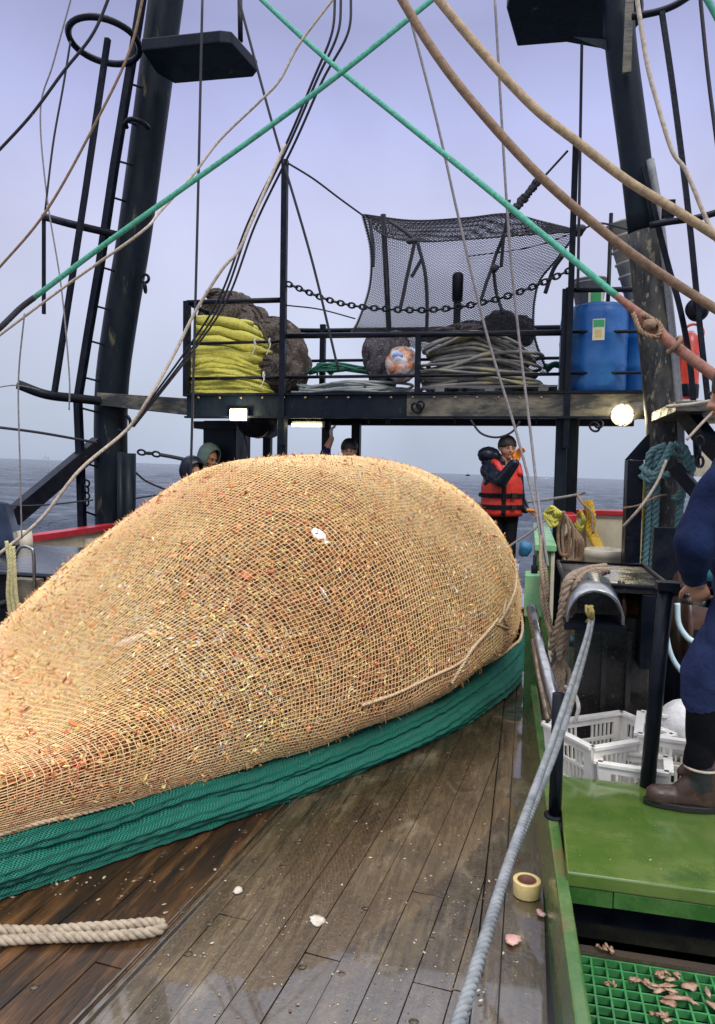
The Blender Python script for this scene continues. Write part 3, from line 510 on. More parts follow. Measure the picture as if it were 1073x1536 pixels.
def right_mast():
    Y = 7.25; pts = [(921, -60), (926, 0), (933, 83), (952, 228), (966, 350), (982, 490), (992, 600), (996, 660)]; p = [P(x, y, Y) for x, y in pts]; r = W(22.5, p[3])
    b = P(992, 850, Y); base = Vector((p[-1].x, Y, 0))
    ro = thing('mast', base, 'dark tilted steel mast with flaking paint on the starboard side', 'mast')
    MB().tube(smooth(p[:5], 4), r, 28).build('mast_tube', MAST, ro)
    MB().tube(smooth(p[4:]+[P(992, 760, Y), base], 4), r*1.12, 28).build('mast_foot', MASTW, ro)
    q = [P(x, y, Y-.1) for x, y in ((975, 240), (990, 330), (1003, 450), (1014, 560), (1020, 640), (1021, 700))]; MB().tube(smooth(q, 5), W(6.5, q[0]), 12).build('cable_pipe', R_PIPE, ro)
    q = [P(x, y, Y-.5) for x, y in ((993, 18), (1012, 150), (1033, 320), (1048, 470), (1062, 600))]; MB().tube(smooth(q, 4), W(5.2, q[0]), 4, sq=True).build('cage_bar', BLACK, ro)
    q = [P(x, y, Y-.2) for x, y in ((965, 250), (985, 330), (1003, 400), (1022, 470), (1037, 560), (1046, 700))]; MB().tube(smooth(q, 4), W(5, q[0]), 4, sq=True).build('ladder_rail', BLACK, ro)
    q = [P(x, y, Y-.5) for x, y in ((948, 25), (985, 18), (1012, 8), (1035, -6))]; MB().tube(smooth(q, 6), W(5, q[0]), 6).build('cage_hoop', BLACK, ro)
    q = [P(x, y, Y-.4) for x, y in ((975, 338), (1003, 333), (1045, 327), (1085, 316))]; MB().tube(smooth(q, 4), W(5, q[0]), 6).build('cage_bracket', BLACK, ro)
    e = P(1003, 312, Y-.3); MB().box(e-Vector((.05, .04, .08)), e+Vector((.05, .04, .06))).build('bracket_block', BLACK, ro, bevel=.005)
    pl = [G(x, y, 6.0) for x, y in ((760, 14), (765, -8), (960, -25), (965, 30), (925, 78), (850, 64), (776, 70))]
    MB().prism(pl, .16).build('mast_platform', MAST, ro, bevel=.015)
    MB().hexa([P(x, y, Y-.05) for x, y in ((915, 78), (918, 78), (918, 60), (860, 55))]+[P(x, y, Y+.1) for x, y in ((915, 78), (918, 78), (918, 60), (860, 55))]).build('gusset', MAST, ro)
    e = P(942, 60, Y-.28); MB().box(e-Vector((W(6, e), .02, W(48, e))), e+Vector((W(6, e), .02, W(80, e)))).build('conduit_cover', BEAM, ro)
    q = [P(x, y, Y-.33) for x, y in ((948, 690), (948, 838))]; MB().box((q[1].x-W(16, e)*.9, Y-.5, .6), (q[1].x+W(8, e), Y-.25, q[0].z)).build('post_box', BLACK, ro, bevel=.01)
    MB().bar(P(968, 695, Y-.2), P(966, 835, Y-.2), W(3.5, e), False).build('yellow_pipe', mat('yellow_pipe_paint', (.6, .45, .1), rough=.4), ro)
    e = P(958, 680, Y-.2); MB().hexa([P(x, y, Y-.35) for x, y in ((937, 690), (975, 690), (975, 650), (968, 655))]+[P(x, y, Y-.2) for x, y in ((937, 690), (975, 690), (975, 650), (968, 655))]).build('gusset', BLACK, ro)
right_mast()

# ------------------------------------------------------------ gantry
ZT = P(630, 592, YG).z; ZB = P(630, 627, YG).z; XL = P(280, 600, YG).x; XR = P(978, 600, YG).x; DB = 1.35
def gantry():
    ro = thing('stern_gantry', ((XL+XR)/2, YG+.5, 0), 'raised black steel stern gantry deck spanning between the two masts', 'gantry')
    xm = P(610, 600, YG).x; MB().box((XL, YG, ZB), (xm-.002, YG+.14, ZT)).build('front_beam', MAST, ro, bevel=.006); MB().box((xm+.002, YG-.002, ZB), (XR, YG+.138, ZT)).build('front_beam', BEAM, ro, bevel=.006, label='weathered brown half of the front beam')
    MB().box((XL, YG+DB-.12, ZB), (XR, YG+DB, ZT)).build('back_beam', BLACK, ro)
    MB().box((XL+.01, YG+.145, ZT-.07), (XR-.01, YG+DB-.125, ZT-.015)).build('gantry_floor', BLACK, ro)
    MB().box((XL-.02, YG-.035, ZT+.002), (XR, YG+.03, ZT+.028)).build('toe_rail', BLACK, ro)
    MB().box((XL, YG-.06, ZB-.006), (XR, YG-.002, ZB+.016)).build('bottom_flange', BLACK, ro)
    mb = MB(); a = P(190, 588, YG+.1); mb.hexa([Vector(q) for q in ((a.x-.35, YG+.03, P(190, 607, YG).z), (XL, YG+.03, P(280, 622, YG).z), (XL, YG+.2, P(280, 622, YG).z), (a.x-.35, YG+.2, P(190, 607, YG).z), (a.x-.35, YG+.03, P(190, 588, YG).z), (XL, YG+.03, P(280, 597, YG).z), (XL, YG+.2, P(280, 597, YG).z), (a.x-.35, YG+.2, P(190, 588, YG).z))])
    mb.build('wing_beam', BEAM, ro, bevel=.005)
    zb = lambda x, y, Y: P(x, y, Y)
    for (x, w_, Y) in ((402, 6, YG+.9), (424, 6.5, YG+.07), (490, 6, YG+.7), (535, 6.5, YG+1.0), (843, 8.5, YG+.1), (859, 9, YG+.4)):
        p = P(x, 640, Y); r = W(w_, p); MB().box((p.x-r, Y-r, 0), (p.x+r, Y+r, ZB+.02)).build('support_post', MAST, ro, bevel=.01)
        if x == 859:
            MB().box((p.x-r-.05, Y-r-.05, 0), (p.x-r-.02, Y-r-.02, ZB)).build('conduit', STEEL, ro)
    p = P(339, 640, YG+.8); r = W(26, p); MB().box((p.x-r, YG+.6, 0), (p.x+r, YG+1.1, ZB+.01)).build('box_column', MAST, ro, bevel=.015)
    MB().box((p.x-r-.1, YG+.55, ZB-.09), (p.x+r+.02, YG+1.15, ZB-.002)).build('column_cap', BLACK, ro)
    c = P(392, 632, YG+.5); MB().lathe(c, [(0, .3), (W(24, c), .28), (W(26, c), -.25), (0, -.3)], 24, (0, 1, 0)).build('cable_drum', BLACK, ro)
    # rails round the gantry deck
    def rail(pp, Y, w_=3.2, nm='rail'): q = [P(x, y, Y) for x, y in pp]; MB().tube(q, W(w_, q[0]), 8).build(nm, BLACK, ro)
    def post(x, y0, Y, w_=4.0, y1=592): a = P(x, y0, Y); r = W(w_, a); MB().box((a.x-r, Y-r, ZT+.0), (a.x+r, Y+r, a.z)).build('rail_post', BLACK, ro)
    F_ = YG+.05; B_ = YG+DB-.06
    post(281, 452, F_, 4.5); post(628, 502, F_, 4); post(849, 434, F_, 5); post(485, 487, B_, 4); post(700, 487, B_, 3.6)
    rail(((281, 454), (424, 450)), F_, 4); rail(((281, 516), (424, 512)), F_, 2.4); rail(((281, 568), (424, 566)), F_, 2.4)
    rail(((424, 504), (849, 499)), F_, 4.2); rail(((424, 566), (849, 561)), F_, 2.4); rail(((849, 435), (968, 434)), F_, 4); rail(((849, 498), (968, 497)), F_, 2.6); rail(((849, 560), (968, 559)), F_, 2.4)
    rail(((300, 494), (485, 496), (849, 491)), B_, 3.4); rail(((300, 545), (485, 541), (849, 537)), B_, 2.2)
    a = P(281, 454, F_); b = P(300, 460, B_); MB().tube([a, Vector((a.x, B_, a.z))], W(3.5, a), 8).build('rail', BLACK, ro)
    for (x, y0, Y, w_) in ((428, 243, F_-.02, 4.4), (853, 213, F_, 4.4)):
        t = P(x, y0, Y); bb = P(x-2, 592, Y); r = W(w_, t); MB().box((bb.x-r, Y-r-.05, ZB-.3), (bb.x+r, Y+r-.05, t.z)).build('tall_post', BLACK, ro)
    t = P(575, 322, YG+.9); bb = P(584, 500, YG+.9); MB().tube([Vector((bb.x+.03, bb.y, ZT)), bb, t], W(4.2, t), 10).build('tall_post', RUSTSTEEL if 0 else BLACK, ro)
    t = P(687, 420, YG+1.0); MB().lathe((t.x, t.y, ZT), [(W(5, t), 0), (W(5.5, t), t.z-ZT-.25), (W(8, t), t.z-ZT-.24), (W(8.5, t), t.z-ZT+.05), (W(6, t), t.z-ZT+.08), (0, t.z-ZT+.07)], 14).build('exhaust_stub', BLACK, ro)
    for (x, y, Y) in ((625, 612, YG-.05), (892, 640, YG-.02), (462, 632, YG+.6)):
        e = P(x, y, Y); mb = MB(); mb.ring(e, (0, 1, .2), W(8, e), W(1.8, e), 18, 6, sx=.75); mb.ring(e+Vector((W(6, e), 0, W(4, e))), (.4, 1, 0), W(6, e), W(1.6, e), 16, 6); mb.build('shackle', BLACK, ro)
    for x in (553, 580, 584, 770, 805, 683): e = P(x, 632, YG+.02); MB().box((e.x-.008, e.y-.008, ZB-.06), (e.x+.008, e.y+.008, ZB)).build('hook', BLACK, ro)
    for x in range(300, 840, 32): e = P(x, 597, YG); MB().lathe((e.x, YG-.036, e.z), [(.014, 0), (.014, .012), (0, .014)], 8, (0, -1, 0)).build('bolt', RUSTSTEEL, ro)
gantry()
WARM = emis('warm_lamp_glow', (1, .90, .60), 16); WARM2 = emis('tube_lamp_glow', (1, .92, .62), 3.5)
def lamps():
    p = P(358, 622, YG-.06); ro = thing('floodlight', p, 'lit rectangular floodlight under the left end of the gantry', 'lamp')
    w_, h = W(13, p), W(8, p); MB().box((p.x-w_-.02, p.y+.0, p.z-h-.02), (p.x+w_+.02, p.y+.12, p.z+h+.02)).build('lamp_body', BLACK, ro, bevel=.01); MB().box((p.x-w_, p.y-.01, p.z-h), (p.x+w_, p.y-.002, p.z+h)).build('lamp_glass', WARM, ro)
    l = bpy.data.lights.new('floodlight_beam', 'POINT'); l.energy = 14; l.color = (1, .85, .5); l.shadow_soft_size = .05; o = bpy.data.objects.new('floodlight_beam', l); col.objects.link(o); o.location = (0, -.1, 0); o.parent = ro
    p = P(934, 622, YG-.08); ro = thing('bulkhead_lamp', p, 'brightly lit caged bulb lamp under the right end of the gantry', 'lamp')
    r = W(15, p); MB().blob(p, (r, r*.9, r*.95), None, 20, 12).build('bulb', emis('bright_bulb_glow', (1, .93, .68), 12), ro); MB().lathe(p+Vector((r*.7, .03, .03)), [(0, .2), (.07, .2), (.09, .04), (.09, 0)], 16, (1, .3, .2)).build('lamp_socket', BEAM, ro)
    mb = MB(); mb.ring(p, (0, 1, 0), r*1.12, .006, 20, 5); mb.ring(p, (1, .2, 0), r*1.12, .006, 20, 5); mb.ring(p, (0, .1, 1), r*1.12, .006, 20, 5); mb.build('lamp_cage', RUSTSTEEL, ro)
    l = bpy.data.lights.new('bulb_light', 'POINT'); l.energy = 12; l.color = (1, .85, .5); l.shadow_soft_size = .08; o = bpy.data.objects.new('bulb_light', l); col.objects.link(o); o.location = (0, -.14, -.05); o.parent = ro
    p = P(462, 627, YG+.5); a = P(438, 627, YG+.5).x; b = P(484, 627, YG+.5).x
    ro = thing('tube_lamp', p, 'lit fluorescent tube lamp fixed below the gantry above the two men', 'lamp')
    MB().box((a, p.y, ZB-.075), (b, p.y+.1, ZB-.004)).build('lamp_body', mat('lamp_white', (.6, .6, .55)), ro); MB().tube([(a+.01, p.y-.025, ZB-.05), (b-.01, p.y-.025, ZB-.05)], .022, 10).build('tube', WARM2, ro)
lamps()

# ------------------------------------------------------------ gear on the gantry
def gear():
    # bale of yellow rope: stacked flattened hanks, each strand modelled
    p0 = P(350, 588, YG+.45); ro = thing('yellow_rope_bale', (p0.x, p0.y, ZT), 'fat bale of bright yellow braided rope at the left end of the gantry deck', 'rope bale')
    H = P(348, 474, YG+.3).z-ZT; wd = W(63, p0); rr = random.Random(5); mb = MB(); 
    nrow = 15
    for i in range(nrow):
        t = i/(nrow-1); z = .03+t*(H-.07); wx = wd*(1-.22*t**2.2-.06*(1-t)**2); wy = .34*(1-.35*t**3)
        for lay in range(3):
            a_ = rr.uniform(-.09, .09); a2 = rr.uniform(-.05, .05); pts = []; dz = rr.uniform(-.03, .03); q_ = rr.uniform(.93, 1.03)
            for k in range(29):
                th = 2*math.pi*k/28; sx = math.copysign(abs(math.cos(th))**.5, math.cos(th)); sy = math.copysign(abs(math.sin(th))**.6, math.sin(th))
                pts.append((p0.x+wx*q_*sx-.12*t*max(0, sx), p0.y+wy*sy*(1-.05*lay), min(H-.01, max(.03, z+dz+a_*math.cos(th)+a2*math.sin(2*th+i)))))
            mb.rope(smooth(pts, 3), .034, 2.6, 4, 6)
    for i in range(8):
        z = .05+i/7*(H-.12); f = 1-.22*(i/7)**2.2; pts = [(p0.x+wd*f*.86*math.copysign(abs(math.cos(t_))**.5, math.cos(t_))-.05*i/7, p0.y+.3*math.copysign(abs(math.sin(t_))**.6, math.sin(t_)), z) for t_ in [2*math.pi*k/28 for k in range(29)]]
        mb.tube(pts, .06, 8)
    mb.build('rope_coils', R_YEL, ro)
    mb = MB(); [mb.blob((p0.x+rr.uniform(-.75, .75)*wd, p0.y+rr.uniform(-.2, .2), ZT*0+H*rr.uniform(.75, .95)), (.13, .1, .05), None, 10, 6, .1) for k in range(6)]
    for v in range(len(mb.v)): mb.v[v] = (mb.v[v][0], mb.v[v][1], mb.v[v][2]+ZT)
    mb.build('bale_filling', R_YEL, ro)
    me = bpy.data.objects['rope_coils'].data; A = np.zeros(len(me.vertices)*3); me.vertices.foreach_get('co', A); A = A.reshape(-1, 3); zz = A[:, 2]+ZT; hx = np.clip(A[:, 0]/wd, -1, 1.1); tt = np.clip(zz/H, 0, 1)
    zz = np.maximum(.004, zz*(1-.20*np.clip(hx+.1, 0, 1.1)**1.4)+.03*np.sin(A[:, 0]*7+tt*5)*tt*(1-.5*tt)+.012*np.sin(A[:, 0]*19+tt*11)*tt); A[:, 0] += .05*np.sin(tt*9+1)*np.clip(hx, 0, 1)-.03*np.sin(tt*6)*np.clip(-hx, 0, 1); A[:, 1] += .02*np.sin(A[:, 0]*11+tt*17)
    A[:, 2] = zz; me.vertices.foreach_set('co', A.astype(np.float32).ravel()); me.update()
    for (x, y) in ((383, 513), (405, 512), (396, 562)):
        e = P(x, y, YG+.02); mb = MB(); mb.ring(e, (1, .1, 0), .03, .009, 12, 5); mb.tube(smooth([e, e+Vector((.01, -.02, -.06)), e+Vector((-.03, -.02, -.15))], 5), .007, 5); mb.build('white_lashing', R_WHITE, ro)
    # brown net heap
    p1 = P(395, 588, YG+.95); NB = netmat('brown_heaped_net', (.21, .175, .15), (.085, .068, .057))
    mb = MB(); rr = random.Random(3)
    for (x, y, rx_, rz2, Y) in ((340, 480, 42, 36, .9), (372, 505, 45, 45, .95), (410, 520, 46, 42, .9), (432, 545, 32, 46, .8), (415, 562, 38, 30, .55), (352, 455, 26, 16, 1.0), (385, 560, 60, 34, 1.0), (330, 446, 16, 10, 1.0)):
        c = P(x, y, YG+Y); mb.blob(c, (W(rx_, c), .28, W(rz2, c)), None, 30, 18, .05, .16)
        for k in range(9):
            t0, u0 = rr.uniform(0, 6.28), rr.uniform(.1, .75); pts = []
            for q in range(12): th = t0+q*.22; r_ = min(1, u0+.04*q); pts.append(c+Vector((W(rx_, c)*r_*math.cos(th)*1.03, -.28*1.06*math.sqrt(max(.02, 1-r_*r_)), W(rz2, c)*r_*math.sin(th)*1.03)))
            mb.tube(smooth(pts, 2), rr.uniform(.007, .014), 5)
    for k in range(26):
        x = rr.uniform(318, 450); y = 470+(x-318)*.45+rr.uniform(-5, 60); c = P(x, min(y, 575), YG+.55+rr.random()*.2); d = Vector((rr.uniform(-.15, .15), -.05, rr.uniform(-.15, .15))); mb.tube(smooth([c-d, c+Vector((0, -.04, .03)), c+d], 4), .016, 6)
    mb.build('heaped_net', NB, label='brown heap of bundled netting slumped beside the yellow rope bale', cat='net')
    # dark grey net bundle under the hanging sheet and plastic bag
    GN_ = netmat('grey_heaped_net', (.19, .175, .19), (.06, .055, .065))
    mb = MB()
    for (x, y, rx_, rz2, Y) in ((575, 548, 23, 44, .55), (563, 530, 18, 30, .7), (595, 530, 20, 34, .75)): c = P(x, y, YG+Y); mb.blob(c, (W(rx_, c), .22, W(rz2, c)), None, 26, 16, .05, .16)
    mb.build('grey_net_bundle', GN_, label='dark grey net bundle behind the clear plastic sack on the gantry', cat='net')
    mb = MB()
    for (x, y, rx_, rz2, Y) in ((665, 503, 38, 12, .95), (712, 497, 44, 15, 1.0), (752, 486, 24, 20, 1.05), (778, 498, 24, 24, 1.0)): c = P(x, y, YG+Y); mb.blob(c, (W(rx_, c), .2, W(rz2, c)), None, 26, 16, .09, .22)
    mb.build('grey_net_bundle', GN_, label='dark crumpled net bundle lying on top of the grey rope coils', cat='net')
    c = P(603, 547, YG+.22); ro = thing('plastic_sack', (c.x, c.y, ZT), 'see-through plastic sack with orange and blue contents on the gantry deck', 'sack')
    MB().blob(c, (W(24, c), .17, W(27, c)), None, 26, 16, .06, .10).build('sack_film', mat('clear_film', (.42, .38, .38), (.62, .6, .62), rough=.12, sc=14, bump=.02, bsc=14, c3=(.50, .20, .09), sc3=7, lo3=.50, hi3=.56), ro)
    q = P(597, 533, YG+.06); MB().blob(q, (W(8, q), .015, W(5, q)), None, 14, 8, .15).build('sack_print', mat('blue_print', (.08, .2, .5), (.3, .4, .6), rough=.4, sc=25), ro)
    # pallet, grey rope coils
    def coil(cx_, cy_, rx_, ry_, Y, n, r, m_, lab, z0=0.0, hgt=.3, seed=1):
        rr = random.Random(seed); c = P(cx_, cy_, Y); mb = MB()
        for i in range(n):
            t = rr.random(); a0 = rr.uniform(0, 6.28); k_ = rr.uniform(.62, 1.0); tl = rr.gauss(0, .045)*(hgt/.3)**.7; ox = rr.gauss(0, .05)*W(rx_, c); oy = rr.gauss(0, .02); ph_ = rr.uniform(0, 6); pts = []
            for k in range(21):
                th = a0+2*math.pi*k/20*rr.uniform(.98, 1.0); pts.append((c.x+ox+W(rx_, c)*k_*math.cos(th)*(1+.05*math.sin(2*th+ph_))+rr.uniform(-.01, .01), c.y+oy+ry_*k_*math.sin(th), max(r+.002, z0+t**1.2*hgt*(1.15-.35*abs(math.cos(th)))+tl*math.cos(th)+.022*math.sin(2*th+ph_)+.012*math.sin(3*th+i))+ZT))
            mb.tube(smooth(pts, 3), r*rr.uniform(.8, 1.1), 6)
        return mb.build('rope_coil', m_, label=lab, cat='rope coil')
    RG = mat('grey_hose_rope', (.12, .12, .115), (.26, .25, .22), rough=.75, sc=4, bump=.003, bsc=160, c3=(.30, .27, .16), sc3=3, lo3=.55, hi3=.6)
    coil(718, 545, 86, .42, YG+.6, 60, .020, RG, 'big tangled coil of grey rope stacked in the middle of the gantry', .12, .48, 2)
    coil(530, 580, 95, .30, YG+.5, 34, .016, mat('pale_grey_line', (.16, .19, .19), (.32, .33, .31), rough=.7, sc=5, bump=.003, bsc=150), 'low flat coil of pale grey line left of the plastic sack', .0, .15, 4)
    coil(815, 585, 40, .30, YG+.75, 16, .018, RG, 'small coil of grey rope lying left of the blue barrels', .0, .12, 6)
    mb = MB(); gx = [P(500, 555, YG+1.0), P(560, 552, YG+1.0)]
    rr = random.Random(9)
    for i in range(22): mb.rope(smooth([P(458+i*2, 560+rr.uniform(-4, 4), YG+.8+i*.02), P(495+rr.uniform(-14, 14), 547+rr.uniform(-3, 10), YG+.8+i*.02), P(560, 556+rr.uniform(-7, 6), YG+.8+i*.02)], 6), .013, 4)
    mb.build('green_rope_hank', rp('dark_green_rope', (.02, .16, .10)), label='hank of dark green rope by the back rail left of the grey net bundle', cat='rope')
    mb = MB()
    for i in range(8): mb.rope(smooth([P(815+i, 552+rr.uniform(-5, 5), YG+1.0+i*.02), P(835, 547+rr.uniform(-3, 4), YG+1.0+i*.02), P(855, 553+rr.uniform(-4, 4), YG+1.0+i*.02)], 6), .02, 4)
    mb.build('green_rope_hank', rp('dark_green_rope', (.02, .16, .10)), label='hank of dark green rope beside the blue barrels', cat='rope')
    c = P(735, 588, YG+.5); ro = thing('pallet', (c.x, c.y, ZT), 'dark timber pallet under the big grey rope coil', 'pallet')
    for k in range(5): y = YG+.12+k*.17; MB().box((P(640, 580, YG+.5).x, y, ZT+.085), (P(835, 580, YG+.5).x, y+.12, ZT+.105)).build('slat', WOOD, ro)
    for x in (660, 735, 815): q = P(x, 585, YG+.15); MB().box((q.x-.05, YG+.12, ZT+.001), (q.x+.05, YG+.9, ZT+.084)).build('bearer', WOOD, ro)
    # blue barrels
    BB = mat('blue_plastic', (.008, .085, .30), (.02, .13, .36), rough=.3, r2=.45, sc=5, bump=.002, bsc=12, c3=(.1, .2, .36), sc3=7, lo3=.62, hi3=.74)
    LABM = mat('label_paper', (.72, .68, .5), (.6, .62, .5), rough=.5, sc=30); LG = mat('label_green', (.05, .35, .12), rough=.5); LY = mat('label_orange', (.7, .42, .08), (.65, .6, .3), rough=.5, sc=90)
    def barrel(x, Y, wpx, ytop, lab, label=True):
        c = P(x, 585, Y); r = W(wpx, c); h = P(x, ytop, Y-.1).z-ZT; ro = thing('blue_barrel', (c.x, c.y, ZT), lab, 'barrel', 'blue barrels on the gantry')
        prof = [(0, .012), (r*.9, .0), (r*.965, .03), (r, .09), (r, h*.30), (r*1.02, h*.325), (r*1.02, h*.345), (r, h*.37), (r, h*.63), (r*1.02, h*.655), (r*1.02, h*.675), (r, h*.70), (r*1.0, h*.88), (r*.97, h*.93), (r*.93, h*.975), (r*.93, h), (r*.88, h), (r*.86, h-.03), (0, h-.03)]
        MB().lathe((c.x, c.y, ZT+.001), prof, 40).build('barrel_body', BB, ro)
        MB().lathe((c.x+r*.45, c.y-.1, ZT+h-.03), [(.03, 0), (.03, .03), (0, .035)], 14).build('bung', BLACK, ro)
        if label:
            vs = []; fs = []
            def patch(a0, a1, z0, z1, rr, m_, nm):
                mb = MB(); n = 8; vs = []
                for k in range(n+1):
                    a = a0+(a1-a0)*k/n; x_, y_ = c.x+rr*math.sin(a), c.y-rr*math.cos(a); vs += [(x_, y_, ZT+z0), (x_, y_, ZT+z1)]
                mb.add(vs, [(2*k, 2*k+2, 2*k+3, 2*k+1) for k in range(n)], True); mb.build(nm, m_, ro)
            patch(-.28, .12, h*.58, h*.81, r*1.022, LABM, 'paper_label'); patch(-.26, .10, h*.72, h*.80, r*1.026, LG, 'label_print'); patch(-.2, .02, h*.61, h*.69, r*1.026, LY, 'label_print')
    barrel(895, YG+.30, 41.5, 458, 'upright blue plastic barrel with a paper label by the right rail post')
    barrel(962, YG+.66, 34, 462, 'blue plastic barrel half hidden behind the worn starboard mast', False)
    barrel(862, YG+.95, 24, 470, 'narrow blue barrel peeping out behind the left edge of the labelled barrel', False)
    BG = mat('grey_bucket_plastic', (.36, .35, .33), (.26, .25, .25), rough=.45, sc=8)
    def bucket(c, axis, r, h, lab, cat_='bucket'):
        ro = thing('bucket', c, lab, cat_); MB().lathe(c, [(0, .01), (r*.8, 0), (r*.97, h*.78), (r*1.06, h*.79), (r*1.06, h*.83), (r*.99, h*.84), (r*1.0, h*.9), (r*1.08, h*.91), (r*1.08, h*.97), (r*.2, h), (0, h)], 30, axis).build('bucket_body', BG, ro)
        return ro
    c = P(884, 458, YG+.36); b_ = bucket(Vector((c.x, c.y, c.z)), (-.05, 0, 1), W(25, c), W(38, c), 'grey plastic bucket with a green label standing on the labelled blue barrel')
    e = P(894, 447, YG+.2); MB().box(e-Vector((.075, .005, .07)), e+Vector((.075, .002, .07))).build('paper_label', LABM, b_); MB().box(e-Vector((.05, .008, .05)), e+Vector((.05, .001, .06))).build('label_print', LG, b_)
    c = P(962, 480, YG+.5); t = P(934, 336, YG+.4); d = (t-c); ro = thing('bucket_stack', c, 'tall leaning stack of grey buckets behind the starboard mast', 'bucket stack')
    for k in range(7):
        s = .55+.075*k; q = c+d*(k/7.5); r = W(22, c)*(.75+.05*k)
        MB().lathe(q, [(0, 0), (r*.85, 0), (r*1.0, d.length*.19), (r*1.1, d.length*.195), (r*1.1, d.length*.215), (r*.9, d.length*.22)], 26, d).build('bucket_body', BG, ro)
    e = P(953, 362, YG+.15); MB().box(e-Vector((.05, .005, .05)), e+Vector((.05, .002, .05)), Matrix.Rotation(.25, 3, 'Y')).build('label_print', LG, ro)
    t = P(917, 320, YG+.2); MB().tube([Vector((t.x, t.y, ZT)), t], W(3, t), 8).build('slim_post', BLACK, label='slim black post between the two grey bucket heaps on the gantry', cat='post')
    # red fire extinguisher and pulley on the right wing
    c = P(1031, 598, YG-.2); ro = thing('fire_extinguisher', c, 'red cylinder with a dark foot standing right of the starboard mast', 'extinguisher'); r = W(15, c); h = W(100, c)
    MB().lathe(c, [(0, 0), (r, .0), (r*1.02, h*.12), (r, h*.14), (r, h*.82), (r*.7, h*.93), (r*.3, h), (0, h)], 24).build('cylinder', RED if 0 else mat('red_cylinder', (.5, .05, .02), (.35, .03, .02), rough=.35, sc=9), ro); MB().lathe(c, [(r*1.04, .01), (r*1.06, h*.2), (r*1.0, h*.21)], 24).build('foot', BLACK, ro)
    MB().ring(c+Vector((.02, -.06, h*.95)), (0, 1, 0), r*.9, .014, 18, 6).build('handle', mat('red_cylinder', (.5, .05, .02), rough=.35), ro)
    c = P(1043, 465, 6.9); ro = thing('pulley_block', c, 'black pulley block hanging by the ladder right of the starboard mast', 'pulley'); r = W(16, c)
    MB().lathe(c-Vector((0, .05, 0)), [(0, 0), (r, 0), (r, .02), (r*.8, .05), (r, .08), (r, .1), (0, .1)], 24, (.3, 1, 0)).build('sheave', BLACK, ro); MB().box(c+Vector((-r*.3, -.07, -r*.6)), c+Vector((r*.3, -.052, r*1.3))).build('cheek', BLACK, ro)
gear()

